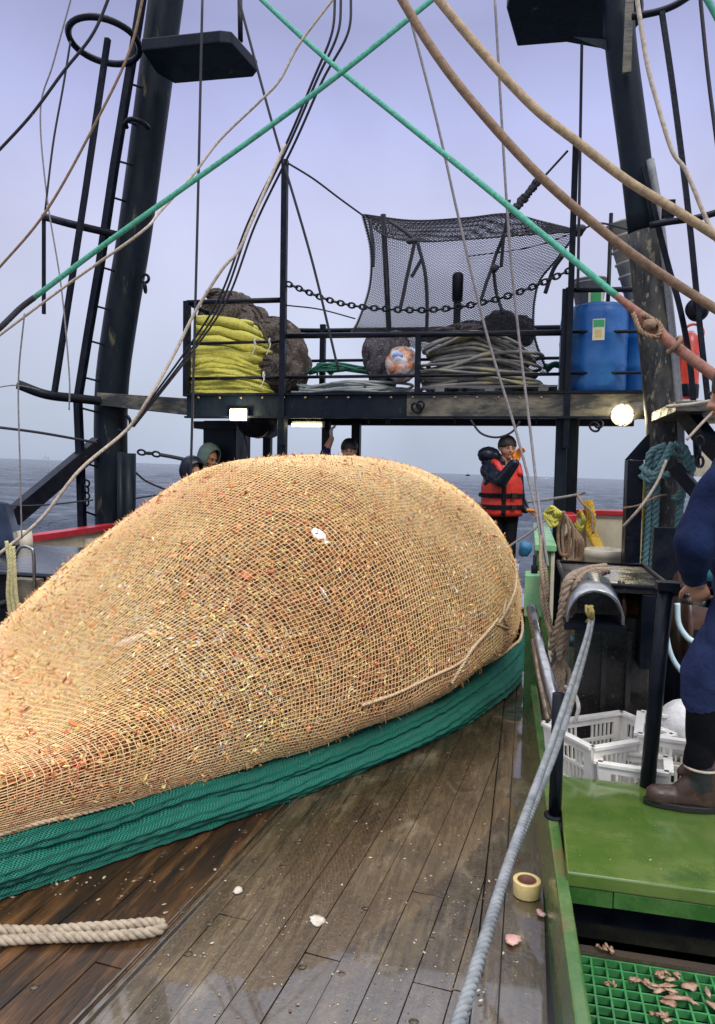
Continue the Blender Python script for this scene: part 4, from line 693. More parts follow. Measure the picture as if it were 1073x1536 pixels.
def netsheet():
    def curve(p, n):
        q = smooth([P(x, y, Y) for x, y, Y in p], 12); A = np.array([tuple(v) for v in q]); d = np.r_[0, np.cumsum(np.linalg.norm(np.diff(A, axis=0), axis=1))]; t = np.linspace(0, d[-1], n)
        return np.stack([np.interp(t, d, A[:, i]) for i in range(3)], 1)
    def sheet(top, bot, lef, rig, nu, nv, r, bulge):
        T, B, Lf, Rt = curve(top, nu), curve(bot, nu), curve(lef, nv), curve(rig, nv); u = np.linspace(0, 1, nu)[:, None, None]; v = np.linspace(0, 1, nv)[None, :, None]
        S = (1-v)*T[:, None]+v*B[:, None]+(1-u)*Lf[None]+u*Rt[None]-((1-u)*(1-v)*T[0]+u*(1-v)*T[-1]+(1-u)*v*B[0]+u*v*B[-1])
        S[..., 1] += bulge*np.sin(math.pi*u[..., 0])*np.sin(math.pi*v[..., 0])+.012*noise2(S[..., 0], S[..., 2], 5, 8, 3, 12); return S
    def diamonds(mb, S, r, W_=0):           # diamond mesh: zigzag threads
        nu, nv, _ = S.shape; dx = np.gradient(S, axis=0)
        for sg in (1, -1):
            for i in range(nu):
                pts = []
                for j in range(nv):
                    pts.append(S[i, j]+dx[i, j]*.5*(sg if j % 2 else -sg)*.98)
                mb.tube(pts, r, 3, cap=False)
    top = [(545, 322, 8.9), (620, 331, 8.9), (700, 327, 8.9), (762, 321, 8.9), (815, 333, 8.6), (868, 346, 8.3)]
    ro = thing('hanging_net', P(680, 560, 8.7), 'thin black mesh net strung up like a sail above the gantry', 'net')
    mb = MB(); S = sheet(top, [(527, 500, 8.5), (600, 516, 8.5), (700, 545, 8.5), (822, 560, 8.5)], [(545, 322, 8.9), (557, 375, 8.8), (555, 430, 8.7), (538, 482, 8.6), (527, 500, 8.5)], [(868, 346, 8.3), (836, 388, 8.3), (806, 430, 8.4), (801, 500, 8.4), (822, 560, 8.5)], 50, 74, .006, .12)
    diamonds(mb, S, .0066); mb.build('net_sheet', R_DARK, ro)
    mb = MB(); S2 = sheet([(t[0], t[1], t[2]) for t in top], [(545, 322, 8.9), (575, 352, 8.5), (630, 362, 8.2), (700, 359, 8.2), (780, 353, 8.2), (868, 347, 8.3)], [(545, 322, 8.9), (545, 323, 8.9)], [(868, 346, 8.3), (868, 347, 8.3)], 52, 11, .005, 0)
    diamonds(mb, S2, .006); mb.build('net_sheet', R_DARK, ro)
    def edge(p, r=.012): MB().rope(smooth([P(*q) for q in p], 10), r, 5).build('edge_line', R_DARK, ro)
    edge(top); edge([(545, 322, 8.88), (575, 352, 8.48), (630, 362, 8.18), (700, 359, 8.18), (780, 353, 8.18), (868, 347, 8.28)], .009)
    edge([(868, 346, 8.3), (836, 388, 8.3), (806, 430, 8.4), (801, 500, 8.4), (822, 560, 8.5)]); edge([(545, 322, 8.9), (557, 375, 8.8), (555, 430, 8.7), (538, 482, 8.6), (527, 500, 8.5)])
    edge([(700, 385, 8.3), (800, 370, 8.3), (868, 346, 8.3)], .006)
    for p in ([(622, 365, 8.2), (612, 410, 8.2), (601, 462, 8.2)], [(627, 365, 8.2), (638, 410, 8.2), (641, 460, 8.3), (640, 500, 8.4)], [(585, 332, 8.5), (605, 345, 8.3), (625, 362, 8.2)], [(555, 330, 8.7), (560, 370, 8.6), (560, 400, 8.6)], [(632, 390, 8.2), (618, 415, 8.2)]): edge(p, .022)
    for p in ([(764, 300, 8.0), (758, 345, 8.1), (745, 380, 8.2), (738, 402, 8.2)], [(738, 402, 8.2), (728, 430, 8.2), (722, 450, 8.2)], [(740, 402, 8.2), (745, 440, 8.3), (755, 470, 8.3)], [(756, 350, 8.1), (752, 400, 8.2)]): edge(p, .020)
    e = P(618, 362, 8.2); MB().blob(e, (.07, .03, .03), None, 10, 6, .2).build('knot', R_DARK, ro); MB().blob(P(870, 345, 8.3), (.06, .06, .06), None, 10, 6, .25).build('knot', R_DARK, ro); MB().blob(P(742, 402, 8.2), (.05, .03, .04), None, 10, 6, .2).build('knot', R_DARK, ro)
netsheet()
def chain(nm, pp, link_, r, lab, m_=None, obj_parent=None):
    q = smooth([P(*k) for k in pp], 20); A = np.array([tuple(v) for v in q]); d = np.r_[0, np.cumsum(np.linalg.norm(np.diff(A, axis=0), axis=1))]; n = int(d[-1]/(link_*.74)); mb = MB()
    for i in range(n):
        s = (i+.5)*d[-1]/n; c = Vector([np.interp(s, d, A[:, k]) for k in range(3)]); c2 = Vector([np.interp(s+.02, d, A[:, k]) for k in range(3)]); t = (c2-c).normalized() if (c2-c).length > 1e-6 else Vector((1, 0, 0))
        side = t.cross(Vector((0, 1, 0))).normalized(); n_ = side if i % 2 else t.cross(side); n_ = (n_+.25*t.cross(n_)).normalized()
        mb.ring(c, n_, link_*.30, r, 14, 5, sx=1.65, up_=t)
    mb.build(nm, m_ or BLACK, label=lab, cat='chain')
chain('safety_chain', [(430, 425, YG+.05), (500, 452, YG+.03), (570, 463, YG+.0), (660, 464, YG), (740, 450, YG), (800, 430, YG), (858, 404, YG+.02)], .085, .011, 'long black chain sagging across the front of the gantry')
chain('anchor_chain', [(207, 678, 7.9), (240, 682, 7.9)], .10, .013, 'short thick chain links shackled to the port mast')
chain('hook_chain', [(1050, 655, 5.5), (1050, 700, 5.5)], .075, .01, 'short hanging chain behind the man in blue')

# ------------------------------------------------------------ ropes and wires overhead
def line(nm, pts, r, m_, lab, cat='rope', tw=0, n=8):
    q = smooth([P(*p) for p in pts], 12); mb = MB()
    if tw: mb.rope(q, r, tw)
    else: mb.tube(q, r, n)
    return mb.build(nm, m_, label=lab, cat=cat)
def rig():
    line('green_rope', [(670, -18, 5.2), (520, 103, 5.0), (400, 193, 4.9), (250, 300, 4.7), (150, 372, 4.6), (52, 446, 4.5)], .019, R_GREEN, 'thin green rope running down from top centre to the left edge')
    line('rope_splice', [(52, 446, 4.5), (30, 463, 4.47), (0, 492, 4.4), (-30, 516, 4.4)], .021, R_DARK, 'dark whipped end of the green rope at the left edge')
    line('green_rope', [(372, -20, 6.0), (480, 80, 5.7), (600, 178, 5.3), (700, 258, 5.0), (800, 340, 4.7), (925, 444, 4.4)], .019, R_GREEN, 'green rope running down to the right and ending in the rusty splice')
    mb = MB(); q = smooth([P(925, 444, 4.4), P(955, 468, 4.35), P(985, 495, 4.3), P(1010, 517, 4.2), P(1090, 577, 4.0)], 10); rr_ = [.018+.012*math.exp(-((k/len(q)-.45)/.12)**2)+.010*min(1, k/len(q)*3) for k in range(len(q))]; mb.tube(q, rr_, 12)
    ro = thing('shackled_splice', P(985, 495, 4.3), 'rusty brown rope splice in front of the starboard mast', 'rope'); mb.build('splice_rope', R_RUST, ro)
    mb = MB(); mb.rope(smooth([P(950, 470, 4.3), P(962, 497, 4.25), P(985, 505, 4.22), P(990, 487, 4.25), P(965, 472, 4.3)], 8), .014, 5); e = P(975, 487, 4.25); mb.blob(e, (.035, .03, .03), None, 12, 8, .15); e = P(1012, 517, 4.18); mb.ring(e, (1, .2, -.7), .045, .012, 16, 6); mb.build('eye_splice', R_BROWN, ro)
    line('hose', [(580, -40, 3.8), (640, 60, 3.8), (700, 142, 3.8), (800, 254, 3.8), (900, 343, 3.8), (980, 403, 3.8), (1090, 474, 3.8)], .0225, R_BROWN, 'thick brown rope sweeping in a curve to the right edge, the lower of two')
    line('hose', [(630, -35, 3.6), (720, 74, 3.6), (800, 160, 3.6), (870, 216, 3.6), (940, 270, 3.6), (1010, 313, 3.6), (1090, 364, 3.6)], .0215, R_TAN, 'thick tan rope sweeping in a curve to the right edge, the upper of two')
    line('tan_line', [(953, -20, 5), (970, 90, 5), (985, 150, 5), (1008, 225, 5), (1030, 258, 5), (1058, 325, 5), (1085, 380, 5)], .014, R_BEIGE, 'pale line hanging beside the starboard mast ladder')
    line('tan_line', [(508, -12, 5.5), (450, 65, 5.5), (420, 120, 5.5), (390, 152, 5.5), (330, 210, 5.5), (290, 262, 5.4), (240, 318, 5.2), (210, 350, 5), (100, 428, 5), (-10, 510, 5)], .010, R_BEIGE, 'pale thin line crossing under the green rope towards the left edge')
    labs = ['black wire nearest the port mast in the bundle of three from top centre', 'middle black wire of the bundle of three from top centre to the port mast', 'black wire farthest right in the bundle of three ending at the port mast']
    for i, o in enumerate(((0, 0), (9, 4), (24, 2))):
        line('rigging_wire', [(503+o[0], -10, 6.5), (498+o[0], 50, 6.5), (470+o[0]*.6, 120, 6.6), (430+o[0]*.5, 215, 6.8), (372+o[0]*.5, 335, 7.2), (330+o[0]*.5, 445+o[1], 7.4), (280+o[0]*.4, 525+o[1], 7.6), (196+o[0]*.2, 640, 7.8)], .012, R_DARK, labs[i], 'wire')
    line('rigging_wire', [(356, -10, 7.6), (388, 110, 7.6), (420, 225, 7.6), (468, 390, 7.7), (508, 556, 7.8)], .014, R_DARK, 'black wire slanting from the port lamp platform down to the gantry deck', 'wire')
    line('grey_hose', [(428, 216, 6.7), (400, 280, 6.55), (374, 340, 6.4), (358, 376, 6.35), (332, 406, 6.3), (292, 470, 6.3), (262, 530, 6.2), (225, 595, 6), (190, 645, 6), (120, 705, 5.6), (60, 780, 5.4), (-10, 838, 5.2)], .0145, R_BEIGE, 'pale hose hanging in front of the port mast down to the left edge')
    line('rigging_wire', [(304, -10, 7.2), (296, 350, 7.2), (287, 690, 7.2), (286, 760, 7.2)], .014, R_DARK, 'vertical black wire dropping in front of the yellow rope bale', 'wire')
    line('hauling_line', [(606, -10, 6), (655, 180, 6), (690, 335, 6), (730, 500, 6), (775, 650, 5.9), (803, 760, 5.6), (812, 815, 5.2), (816, 850, 5.0)], .0105, R_GREY, 'grey hauling line from top centre down to the green bulwark post, left of a pair')
    line('hauling_line', [(742, -10, 6.2), (762, 330, 6.2), (778, 500, 6.2), (795, 640, 6), (807, 745, 5.7), (816, 810, 5.2), (822, 850, 5.0)], .0105, R_GREY, 'grey hauling line crossing the hanging net down to the green post, right of a pair')
    line('rigging_wire', [(873, 66, 7.5), (870, 250, 7.6), (867, 434, 7.7)], .014, R_DARK, 'vertical black wire below the starboard lamp platform', 'wire')
    line('rigging_wire', [(170, -20, 5), (140, 50, 5), (95, 108, 5), (45, 175, 5), (-15, 240, 5)], .011, R_DARK, 'black cable curving from the top edge to the left edge', 'wire')
    line('tan_line', [(216, -10, 4.8), (195, 75, 4.8), (150, 172, 4.8), (70, 316, 4.8), (-10, 412, 4.8)], .009, R_BROWN, 'thin brown line slanting past the ladder cage to the left edge')
    line('rigging_wire', [(109, -10, 6), (80, 95, 6), (61, 165, 6), (70, 290, 6), (92, 430, 6), (104, 560, 6), (104, 615, 6)], .007, R_GREY, 'thin wire bending left of the ladder cage', 'wire')
    line('rigging_wire', [(106, 62, 6), (95, 130, 6), (80, 215, 6), (68, 316, 6)], .009, R_DARK, 'short dark wire from the ladder cage hoop to the cage bracket', 'wire')
    line('rigging_wire', [(37, 470, 4.6), (28, 570, 4.6), (30, 690, 4.6), (33, 808, 4.6)], .0055, R_GREY, 'thin wire hanging from the whipped rope end at the far left', 'wire')
    line('rigging_wire', [(-10, 640, 6.5), (60, 649, 6.8), (145, 664, 7.4)], .014, R_DARK, 'dark cable from the left edge to the foot of the port mast', 'wire')
    line('rigging_wire', [(-10, 758, 7), (60, 758, 7.2), (140, 750, 7.6)], .009, R_DARK, 'dark wire low over the sea left of the port mast', 'wire')
    line('rigging_wire', [(-10, 582, 6), (25, 578, 6.2), (60, 585, 6.6)], .006, R_GREY, 'thin grey wire at the left edge tied to the lower cage bracket', 'wire')
    line('guy_wire', [(431, 244, YG), (470, 268, 8.1), (510, 298, 8.5), (543, 322, 8.9)], .011, R_DARK, 'knotted guy wire from the left tall post to the hanging net', 'wire')
    line('guy_wire', [(852, 226, YG), (812, 270, 7.9), (790, 296, 8.0), (764, 322, 8.1)], .012, R_DARK, 'knotted guy wire from the right tall post to the hanging net', 'wire')
    line('guy_wire', [(430, 458, YG), (480, 464, 8.1), (533, 478, 8.5)], .008, R_DARK, 'thin guy wire from the left tall post to the lower net corner', 'wire')
    mb = MB(); rr = random.Random(2)
    for k in range(9): e = P(776+k*4.2, 310-k*5.2, 8.0); mb.blob(e, (.05, .03, .04), Matrix.Rotation(rr.uniform(0, 3), 3, 'Y'), 8, 6, .3)
    mb.build('rope_knots', R_DARK, label='clump of black knots on the guy wire above the hanging net', cat='knot')
    line('guy_wire', [(844, 384, 8.0), (830, 405, 8.1), (818, 440, 8.2)], .022, R_DARK, 'hanging black rope tail right of the net sail', 'rope')
    line('guy_wire', [(870, 346, 8.3), (900, 335, 7.8), (945, 345, 7.4)], .010, R_DARK, 'thin line from the net corner to the starboard mast', 'wire')
    line('sagging_cable', [(706, 630, YG-.05), (722, 650, YG-.05), (746, 656, YG-.05), (768, 648, YG-.05), (780, 632, YG-.05)], .011, R_DARK, 'black cable sagging below the gantry above the man in the life vest', 'cable')
    line('sagging_cable', [(372, 632, YG+.3), (382, 655, YG+.3), (398, 652, YG+.3), (404, 632, YG+.3)], .011, R_BEIGE, 'pale cable looping below the gantry beside the box column', 'cable')
    line('sagging_cable', [(366, 650, YG+.4), (372, 680, YG+.4), (370, 710, YG+.4)], .012, R_DARK, 'dark cable tail hanging beside the box column', 'cable')
    line('tension_wire', [(240, 682, 7.9), (262, 686, 7.95), (290, 692, 8.0)], .022, R_DARK, 'thick black turnbuckle wire right of the port mast', 'wire')
    line('rigging_wire', [(203, 708, 8), (220, 722, 8.1), (250, 735, 8.2)], .012, R_DARK, 'black wire from the port mast foot running behind the net bag', 'wire')
    line('rigging_wire', [(200, 748, 8), (240, 742, 8.1)], .01, R_DARK, 'thin lower wire from the port mast foot to the net bag', 'wire')
    line('rigging_wire', [(1050, -10, 6.8), (1062, 110, 6.8), (1076, 220, 6.8)], .016, R_DARK, 'dark wire at the top right edge beyond the ladder', 'wire')
    line('green_rope', [(1052, -15, 4), (1068, 12, 4), (1085, 45, 4)], .016, R_GREEN, 'short green rope end in the top right corner')
    line('tan_line', [(1000, 690, 6.2), (985, 725, 6.2), (960, 762, 6.2), (935, 790, 6.3)], .011, R_BEIGE, 'tan line tied round the starboard mast and slanting down left of it')
    line('tan_line', [(935, 762, 6.7), (958, 758, 6.6), (985, 745, 6.6), (1000, 742, 6.7)], .009, R_BROWN, 'thin brown line wound across the starboard mast foot')
    line('tan_line', [(1000, 610, 5.6), (1040, 606, 5.5), (1085, 598, 5.4)], .012, R_BEIGE, 'tan line along the edge of the starboard wing')
    line('tan_line', [(1030, 660, 5.2), (1052, 636, 5.2), (1070, 618, 5.2)], .009, R_BEIGE, 'short pale line slanting under the starboard wing')
    line('mooring_line', [(790, 753, 7.1), (830, 748, 7.2), (866, 742, 7.3), (878, 738, 7.3)], .013, R_GREY, 'taut grey line held by the man in the life vest')
    line('mooring_line', [(760, 822, 7.2), (800, 795, 7.4), (835, 765, 7.6)], .012, R_GREY, 'grey line over the sea between the net bag and the green bulwark')
    line('mooring_line', [(866, 742, 7.3), (875, 756, 7.2), (888, 770, 7.1), (890, 800, 7.0)], .013, R_BROWN, 'brown line dropping from the support posts to the bulwark')
rig()
# ------------------------------------------------------------ starboard side
def starboard():
    bx_ = lambda y: .123-.036*(y-2.16); tx_ = lambda y: .118-.035*(y-2.95)
    MB().hexa([Vector(v) for v in ((bx_(-1), -1, -.05), (bx_(-1)+.09, -1, -.05), (bx_(5)+.09, 5, -.05), (bx_(5), 5, -.05), (tx_(-1), -1, .2), (tx_(-1)+.043, -1, .2), (tx_(5)+.043, 5, .2), (tx_(5), 5, .2))]).build('green_coaming', COAM, bevel=.008, label='long low green coaming edging the plank deck on the right', cat='coaming')
    ro = thing('gate_post', (.1, 5.0, 0), 'square green bulwark post with a pale green head at the end of the coaming', 'post')
    zt = P(800, 862, 5.0).z; a = P(787, 900, 5.0).x; b = P(815, 900, 5.0).x
    MB().box((a+.01, 5.0, -.02), (b-.01, 5.14, zt-.28)).build('post_shaft', GREEN, ro, bevel=.006); MB().box((a-.002, 4.98, zt-.28), (b, 5.2, zt)).build('post_head', GREENL, ro, bevel=.008)
    e = P(802, 850, 5.08); MB().lathe((e.x, e.y, zt), [(.022, 0), (.022, .05), (.012, .055), (.012, .12), (0, .125)], 12).build('pin', BLACK, ro)
    a, b = P(806, 820, 6.0).x, P(829, 820, 6.0).x; zt = P(812, 816, 6.0).z
    ro = thing('bulwark', (a, 7, 0), 'green topped bulwark with a white inner side running aft behind the gate post', 'bulwark')
    MB().box((a, 6.0, 0), (b-.01, 8.6, zt-.06)).build('bulwark_wall', GREEN, ro); MB().box((b-.008, 6.01, 0), (b+.02, 8.6, zt-.07)).build('white_lining', CREAM, ro); MB().box((a-.02, 5.97, zt-.055), (b+.03, 8.6, zt)).build('bulwark_cap', GREENL, ro, bevel=.008)
    x0 = P(858, 790, 8.6).x; zc = P(900, 766, 8.6).z
    ro = thing('stern_bulwark', (x0+1.2, 8.6, 0), 'cream stern bulwark with a red cap rail behind the yellow rope', 'bulwark')
    MB().box((x0, 8.6, 0), (x0+3.2, 8.68, zc-.05)).build('bulwark_wall', CREAM, ro); MB().box((x0-.02, 8.55, zc-.048), (x0+3.25, 8.72, zc+.01)).build('cap_rail', RED, ro, bevel=.01)
    for px in (884, 962, 1010): p = P(px, 790, 8.55); MB().box((p.x-.035, 8.45, 0), (p.x+.03, 8.598, zc-.12)).build('rib', mat('rib_cream', (.66, .58, .36), (.5, .42, .25), rough=.4), ro, bevel=.005)
    p = P(852, 775, 7.6); q = P(862, 775, 7.6); MB().hexa([Vector(v) for v in ((p.x-.05, 7.6, 0), (q.x+.03, 7.6, 0), (q.x+.03, 8.5, 0), (p.x-.05, 8.5, 0), (p.x-.02, 7.6, P(855, 785, 7.6).z), (q.x, 7.6, P(855, 785, 7.6).z), (q.x, 8.5, zc), (p.x-.02, 8.5, zc))]).build('end_panel', CREAM, ro)
    MB().box((p.x-.05, 7.58, P(855, 784, 7.6).z+.003), (q.x+.02, 8.5, P(855, 772, 7.6).z)).build('red_block', RED, ro, bevel=.01)
    c = P(906, 852, 7.2); ro = thing('tub', (c.x, c.y, 0), 'cream plastic tub full of gear in front of the cream stern bulwark', 'tub'); r = W(29, c); h = P(906, 826, 7.2).z
    MB().lathe((c.x, c.y, .02), [(0, 0), (r*.8, 0), (r*.97, h-.08), (r*1.06, h-.07), (r*1.06, h-.01), (r*.95, h), (r*.9, h-.1), (0, h-.1)], 30).build('tub_body', CREAM, ro); c.z = h-.04; MB().blob(c+Vector((0, 0, 0)), (r*.8, r*.7, .07), None, 14, 8, .2).build('tub_contents', R_WHITE, ro)
    # ropes hung about the bulwark
    rr = random.Random(4)
    def hank(px, y0, y1, wpx, Y, n, r, m_, lab, nm='rope_hank'):
        mb = MB()
        for i in range(n):
            ox = rr.uniform(-wpx*.4, wpx*.4); oy = rr.uniform(-3, 3); mb.rope(smooth([P(px+ox*.4, y0+oy, Y), P(px+wpx*.5+ox, (y0*2+y1)/3, Y-.04), P(px+wpx*.4+ox, y1+oy-8, Y), P(px+ox*.5, y1+oy*2, Y-.03), P(px-wpx*.4+ox, y1+oy-10, Y-.02), P(px-wpx*.5+ox, (y0*2+y1)/3, Y), P(px+ox*.4, y0+oy, Y-.05)], 7), r, 5)
        return mb.build(nm, m_, label=lab, cat='rope hank')
    mb = MB()
    for i in range(3): mb.rope(smooth([P(878+i*4, 752, 8.3), P(884+i*3, 775, 8.25-i*.03), P(882+i*4, 795, 8.2), P(890+i*4, 812, 8.1), P(899+i*3, 826, 7.6)], 8), .032, 4.5)
    mb.build('yellow_rope_hank', R_YG, label='mustard yellow rope hank hanging over the red cap rail', cat='rope hank')
    hank(872, 768, 797, 12, 8.2, 3, .012, R_YEL, 'thin pale yellow loop hanging left of the mustard rope')
    hank(829, 762, 785, 16, 6.2, 6, .013, R_YEL, 'small tangle of yellow cord on the green bulwark cap')
    hank(858, 795, 846, 20, 6.3, 6, .014, R_BROWN, 'brown rope hank tied to the white side of the bulwark')
    hank(846, 770, 838, 16, 6.2, 2, .013, R_BROWN, 'thin brown rope loop draped from the green bulwark cap')
    def ropes(lst, r, m_, lab, tw=5):
        mb = MB(); [mb.rope(smooth([P(*p) for p in q], 9), r, tw) for q in lst]; return mb.build('rope', m_, label=lab, cat='rope')
    W1 = rp('weathered_rope', (.30, .22, .15))
    ropes([[(908, 850, 4.5), (880, 855, 4.2), (858, 868, 3.97), (849, 885, 3.93), (846, 925, 3.93), (838, 960, 3.93), (832, 985, 3.95)], [(902, 852, 4.5), (874, 857, 4.2), (851, 872, 3.97), (842, 920, 3.93), (835, 950, 3.93), (828, 975, 3.95)], [(912, 856, 4.4), (886, 858, 4.2), (866, 872, 3.98), (860, 900, 3.93), (852, 940, 3.93), (842, 975, 3.93)], [(906, 858, 4.4), (890, 862, 4.2), (868, 880, 3.96), (856, 915, 3.92), (846, 950, 3.91), (836, 990, 3.92)]], .022, W1, 'weathered brown ropes draped over the corner of the black winch housing')
    ropes([[(812, 805, 5.2), (812, 850, 4.9), (818, 890, 4.8), (826, 935, 4.7), (838, 965, 4.6)], [(818, 850, 4.95), (822, 890, 4.8), (818, 920, 4.8), (828, 950, 4.6)], [(816, 845, 4.95), (813, 895, 4.8), (824, 948, 4.7), (834, 990, 4.5)]], .014, W1, 'brown rope strands hanging down behind the green gate post')
    q = []
    for k in range(11): x = 842+rr.uniform(-12, 12); q.append([(x, 955+rr.uniform(-8, 8), 3.98), (x-6+rr.uniform(-8, 8), 985, 3.95), (x-4+rr.uniform(-9, 6), 1010, 3.93), (x-10+rr.uniform(-8, 10), 1045, 3.9), (x-6, 1070, 3.88)])
    ropes(q, .012, W1, 'frayed tangle of brown rope heaped beside the winch')
    ropes([[(842, 940, 4.0), (832, 985, 3.9), (822, 1010, 3.8), (815, 1045, 3.8)]], .009, R_DARK, 'thin dark cord slanting across the brown rope tangle')
    MB().blob(P(846, 958, 4.3), (.035, .04, .045), None, 12, 8, .2).build('float', RED, label='small red float among the brown ropes beside the winch', cat='float')
    MB().blob(P(858, 962, 4.4), (.06, .04, .03), None, 12, 8, .2).build('float', mat('teal_plastic', (.02, .2, .28), rough=.4), label='teal float behind the red float beside the winch', cat='float')
    MB().blob(P(787, 823, 6.0), (.05, .06, .06), None, 12, 8, .2).build('glove', mat('blue_glove', (.02, .15, .3), rough=.5), label='blue glove on the deck edge between net bag and gate post', cat='glove')
    line('hose', [(848, 1030, 3.9), (860, 1038, 3.85), (868, 1060, 3.8), (862, 1085, 3.8)], .010, R_WHITE, 'short pale hose loop at the foot of the winch')
    # pipes and rails round the green step
    p = P(832, 1238, 3.06); t = P(832, 1040, 3.06); r = W(9.5, p)
    ro = thing('rail_stub', (p.x, p.y, .2), 'short black upright rail post standing on the green coaming', 'post'); MB().tube([(p.x, p.y, .2), (p.x, p.y, t.z)], r, 18).build('post_tube', BLACK, ro); MB().lathe((p.x, p.y, .201), [(r*1.7, 0), (r*1.7, .008), (r, .01)], 20).build('base_flange', BLACK, ro)
    MB().tube([P(797, 912, 3.9), P(812, 975, 3.6), P(840, 1082, 3.1)], [.027]*3, 16).build('steel_pipe', STEEL, label='bright steel pipe leaning from the gate post to the black rail post', cat='pipe')
    MB().tube([P(800, 960, 4.0), P(808, 1010, 3.8), P(822, 1080, 3.5)], [.014]*3, 12).build('steel_pipe', RUSTSTEEL, label='thin dull pipe running just below the bright steel pipe', cat='pipe')
    b = P(970, 1192, 3.4); t = P(999, 884, 3.38); ro = thing('hand_rail', b, 'black pipe handrail post at the back edge of the green step', 'handrail'); r = W(11, b)
    MB().tube([b, t], r, 18).build('rail_post', BLACK, ro); MB().tube([t+Vector((-.02, 0, 0)), P(1090, 893, 3.38)], r*.8, 14).build('rail_bar', BLACK, ro); MB().tube([P(1027, 898, 3.3), P(1062, 903, 3.2)], W(8, b), 16).build('steel_roller', STEEL, ro); MB().box(t+Vector((-.04, -.04, -.005)), t+Vector((.05, .04, .035))).build('rail_cap', BLACK, ro, bevel=.005)
    ro = thing('green_step', (.85, 3.0, 0), 'wet green painted steel step where the man in blue stands', 'step')
    z = .23; c = [G(850, 1308, z), G(1150, 1338, z), None, G(848, 1180, z)]; x0, y0, x1 = .168, c[0].y, 2.6; y1 = 3.42
    MB().box((x0, y0, z-.05), (x1, y1, z)).build('step_plate', GREENW, ro, bevel=.006); MB().box((x0+.01, y0+.006, z-.11), (.32, y0+.03, z-.052)).build('front_lip', GREEN, ro); MB().box((.323, y0+.003, z-.108), (x1, y0+.028, z-.052)).build('front_lip', GREEN, ro, bevel=.002)
    MB().box((x0+.02, y0+.12, -.04), (x1, y0+.16, z-.06)).build('riser', BLACK, ro); MB().box((x0+.02, y1-.06, -.02), (x1, y1-.03, z-.06)).build('riser', BLACK, ro)
    # grating
    ro = thing('grating', (.6, 2.3, -.02), 'green moulded grating under the front of the green step', 'grating'); GG = mat('grating_green', (.05, .24, .075), (.03, .14, .045), rough=.3, sc=14); mb = MB(); y0g, y1g = 1.2, 2.49
    x = .2
    while x < 1.5: mb.box((x-.0032, y0g, -.024), (x+.0032, y1g, -.0)); x += .046
    y = y0g
    while y < y1g: mb.box((.19, y-.0032, -.0235), (1.5, y+.0032, -.0005)); y += .046
    mb.build('grating_bars', GG, ro); MB().box((.17, y1g+.006, -.05), (1.5, y1g+.04, .012)).build('grating_frame', RUSTSTEEL, ro)
    DB_ = mat('brown_scrap', (.24, .12, .07), (.42, .29, .2), rough=.5, sc=40)
    for (px, py, s, lab) in ((1035, 1498, .08, 'large pale fish scrap draped over the green grating at the frame corner'), (970, 1482, .045, 'brown fish scrap on the green grating left of the large scrap'), (1003, 1465, .04, 'dark brown fish scrap on the grating nearest the step'), (990, 1528, .03, 'small brown scrap at the bottom of the green grating'), (915, 1478, .02, 'tiny brown scrap at the left of the green grating'), (905, 1425, .03, 'pinkish scrap on the ledge below the green step')):
        g = G(px, py, .0 if py > 1440 else .02); mb = MB()
        for k in range(9): mb.blob((g.x+rr.uniform(-.9, .9)*s, g.y+rr.uniform(-.5, .5)*s, g.z+.003+.0012*k), (s*rr.uniform(.2, .55), s*rr.uniform(.1, .28), .0035), Matrix.Rotation(rr.uniform(0, 6), 3, 'Z')@Matrix.Rotation(rr.uniform(-.2, .2), 3, 'X'), 12, 4, .4)
        mb.build('fish_scrap', DB_, label=lab, cat='scrap')
starboard()

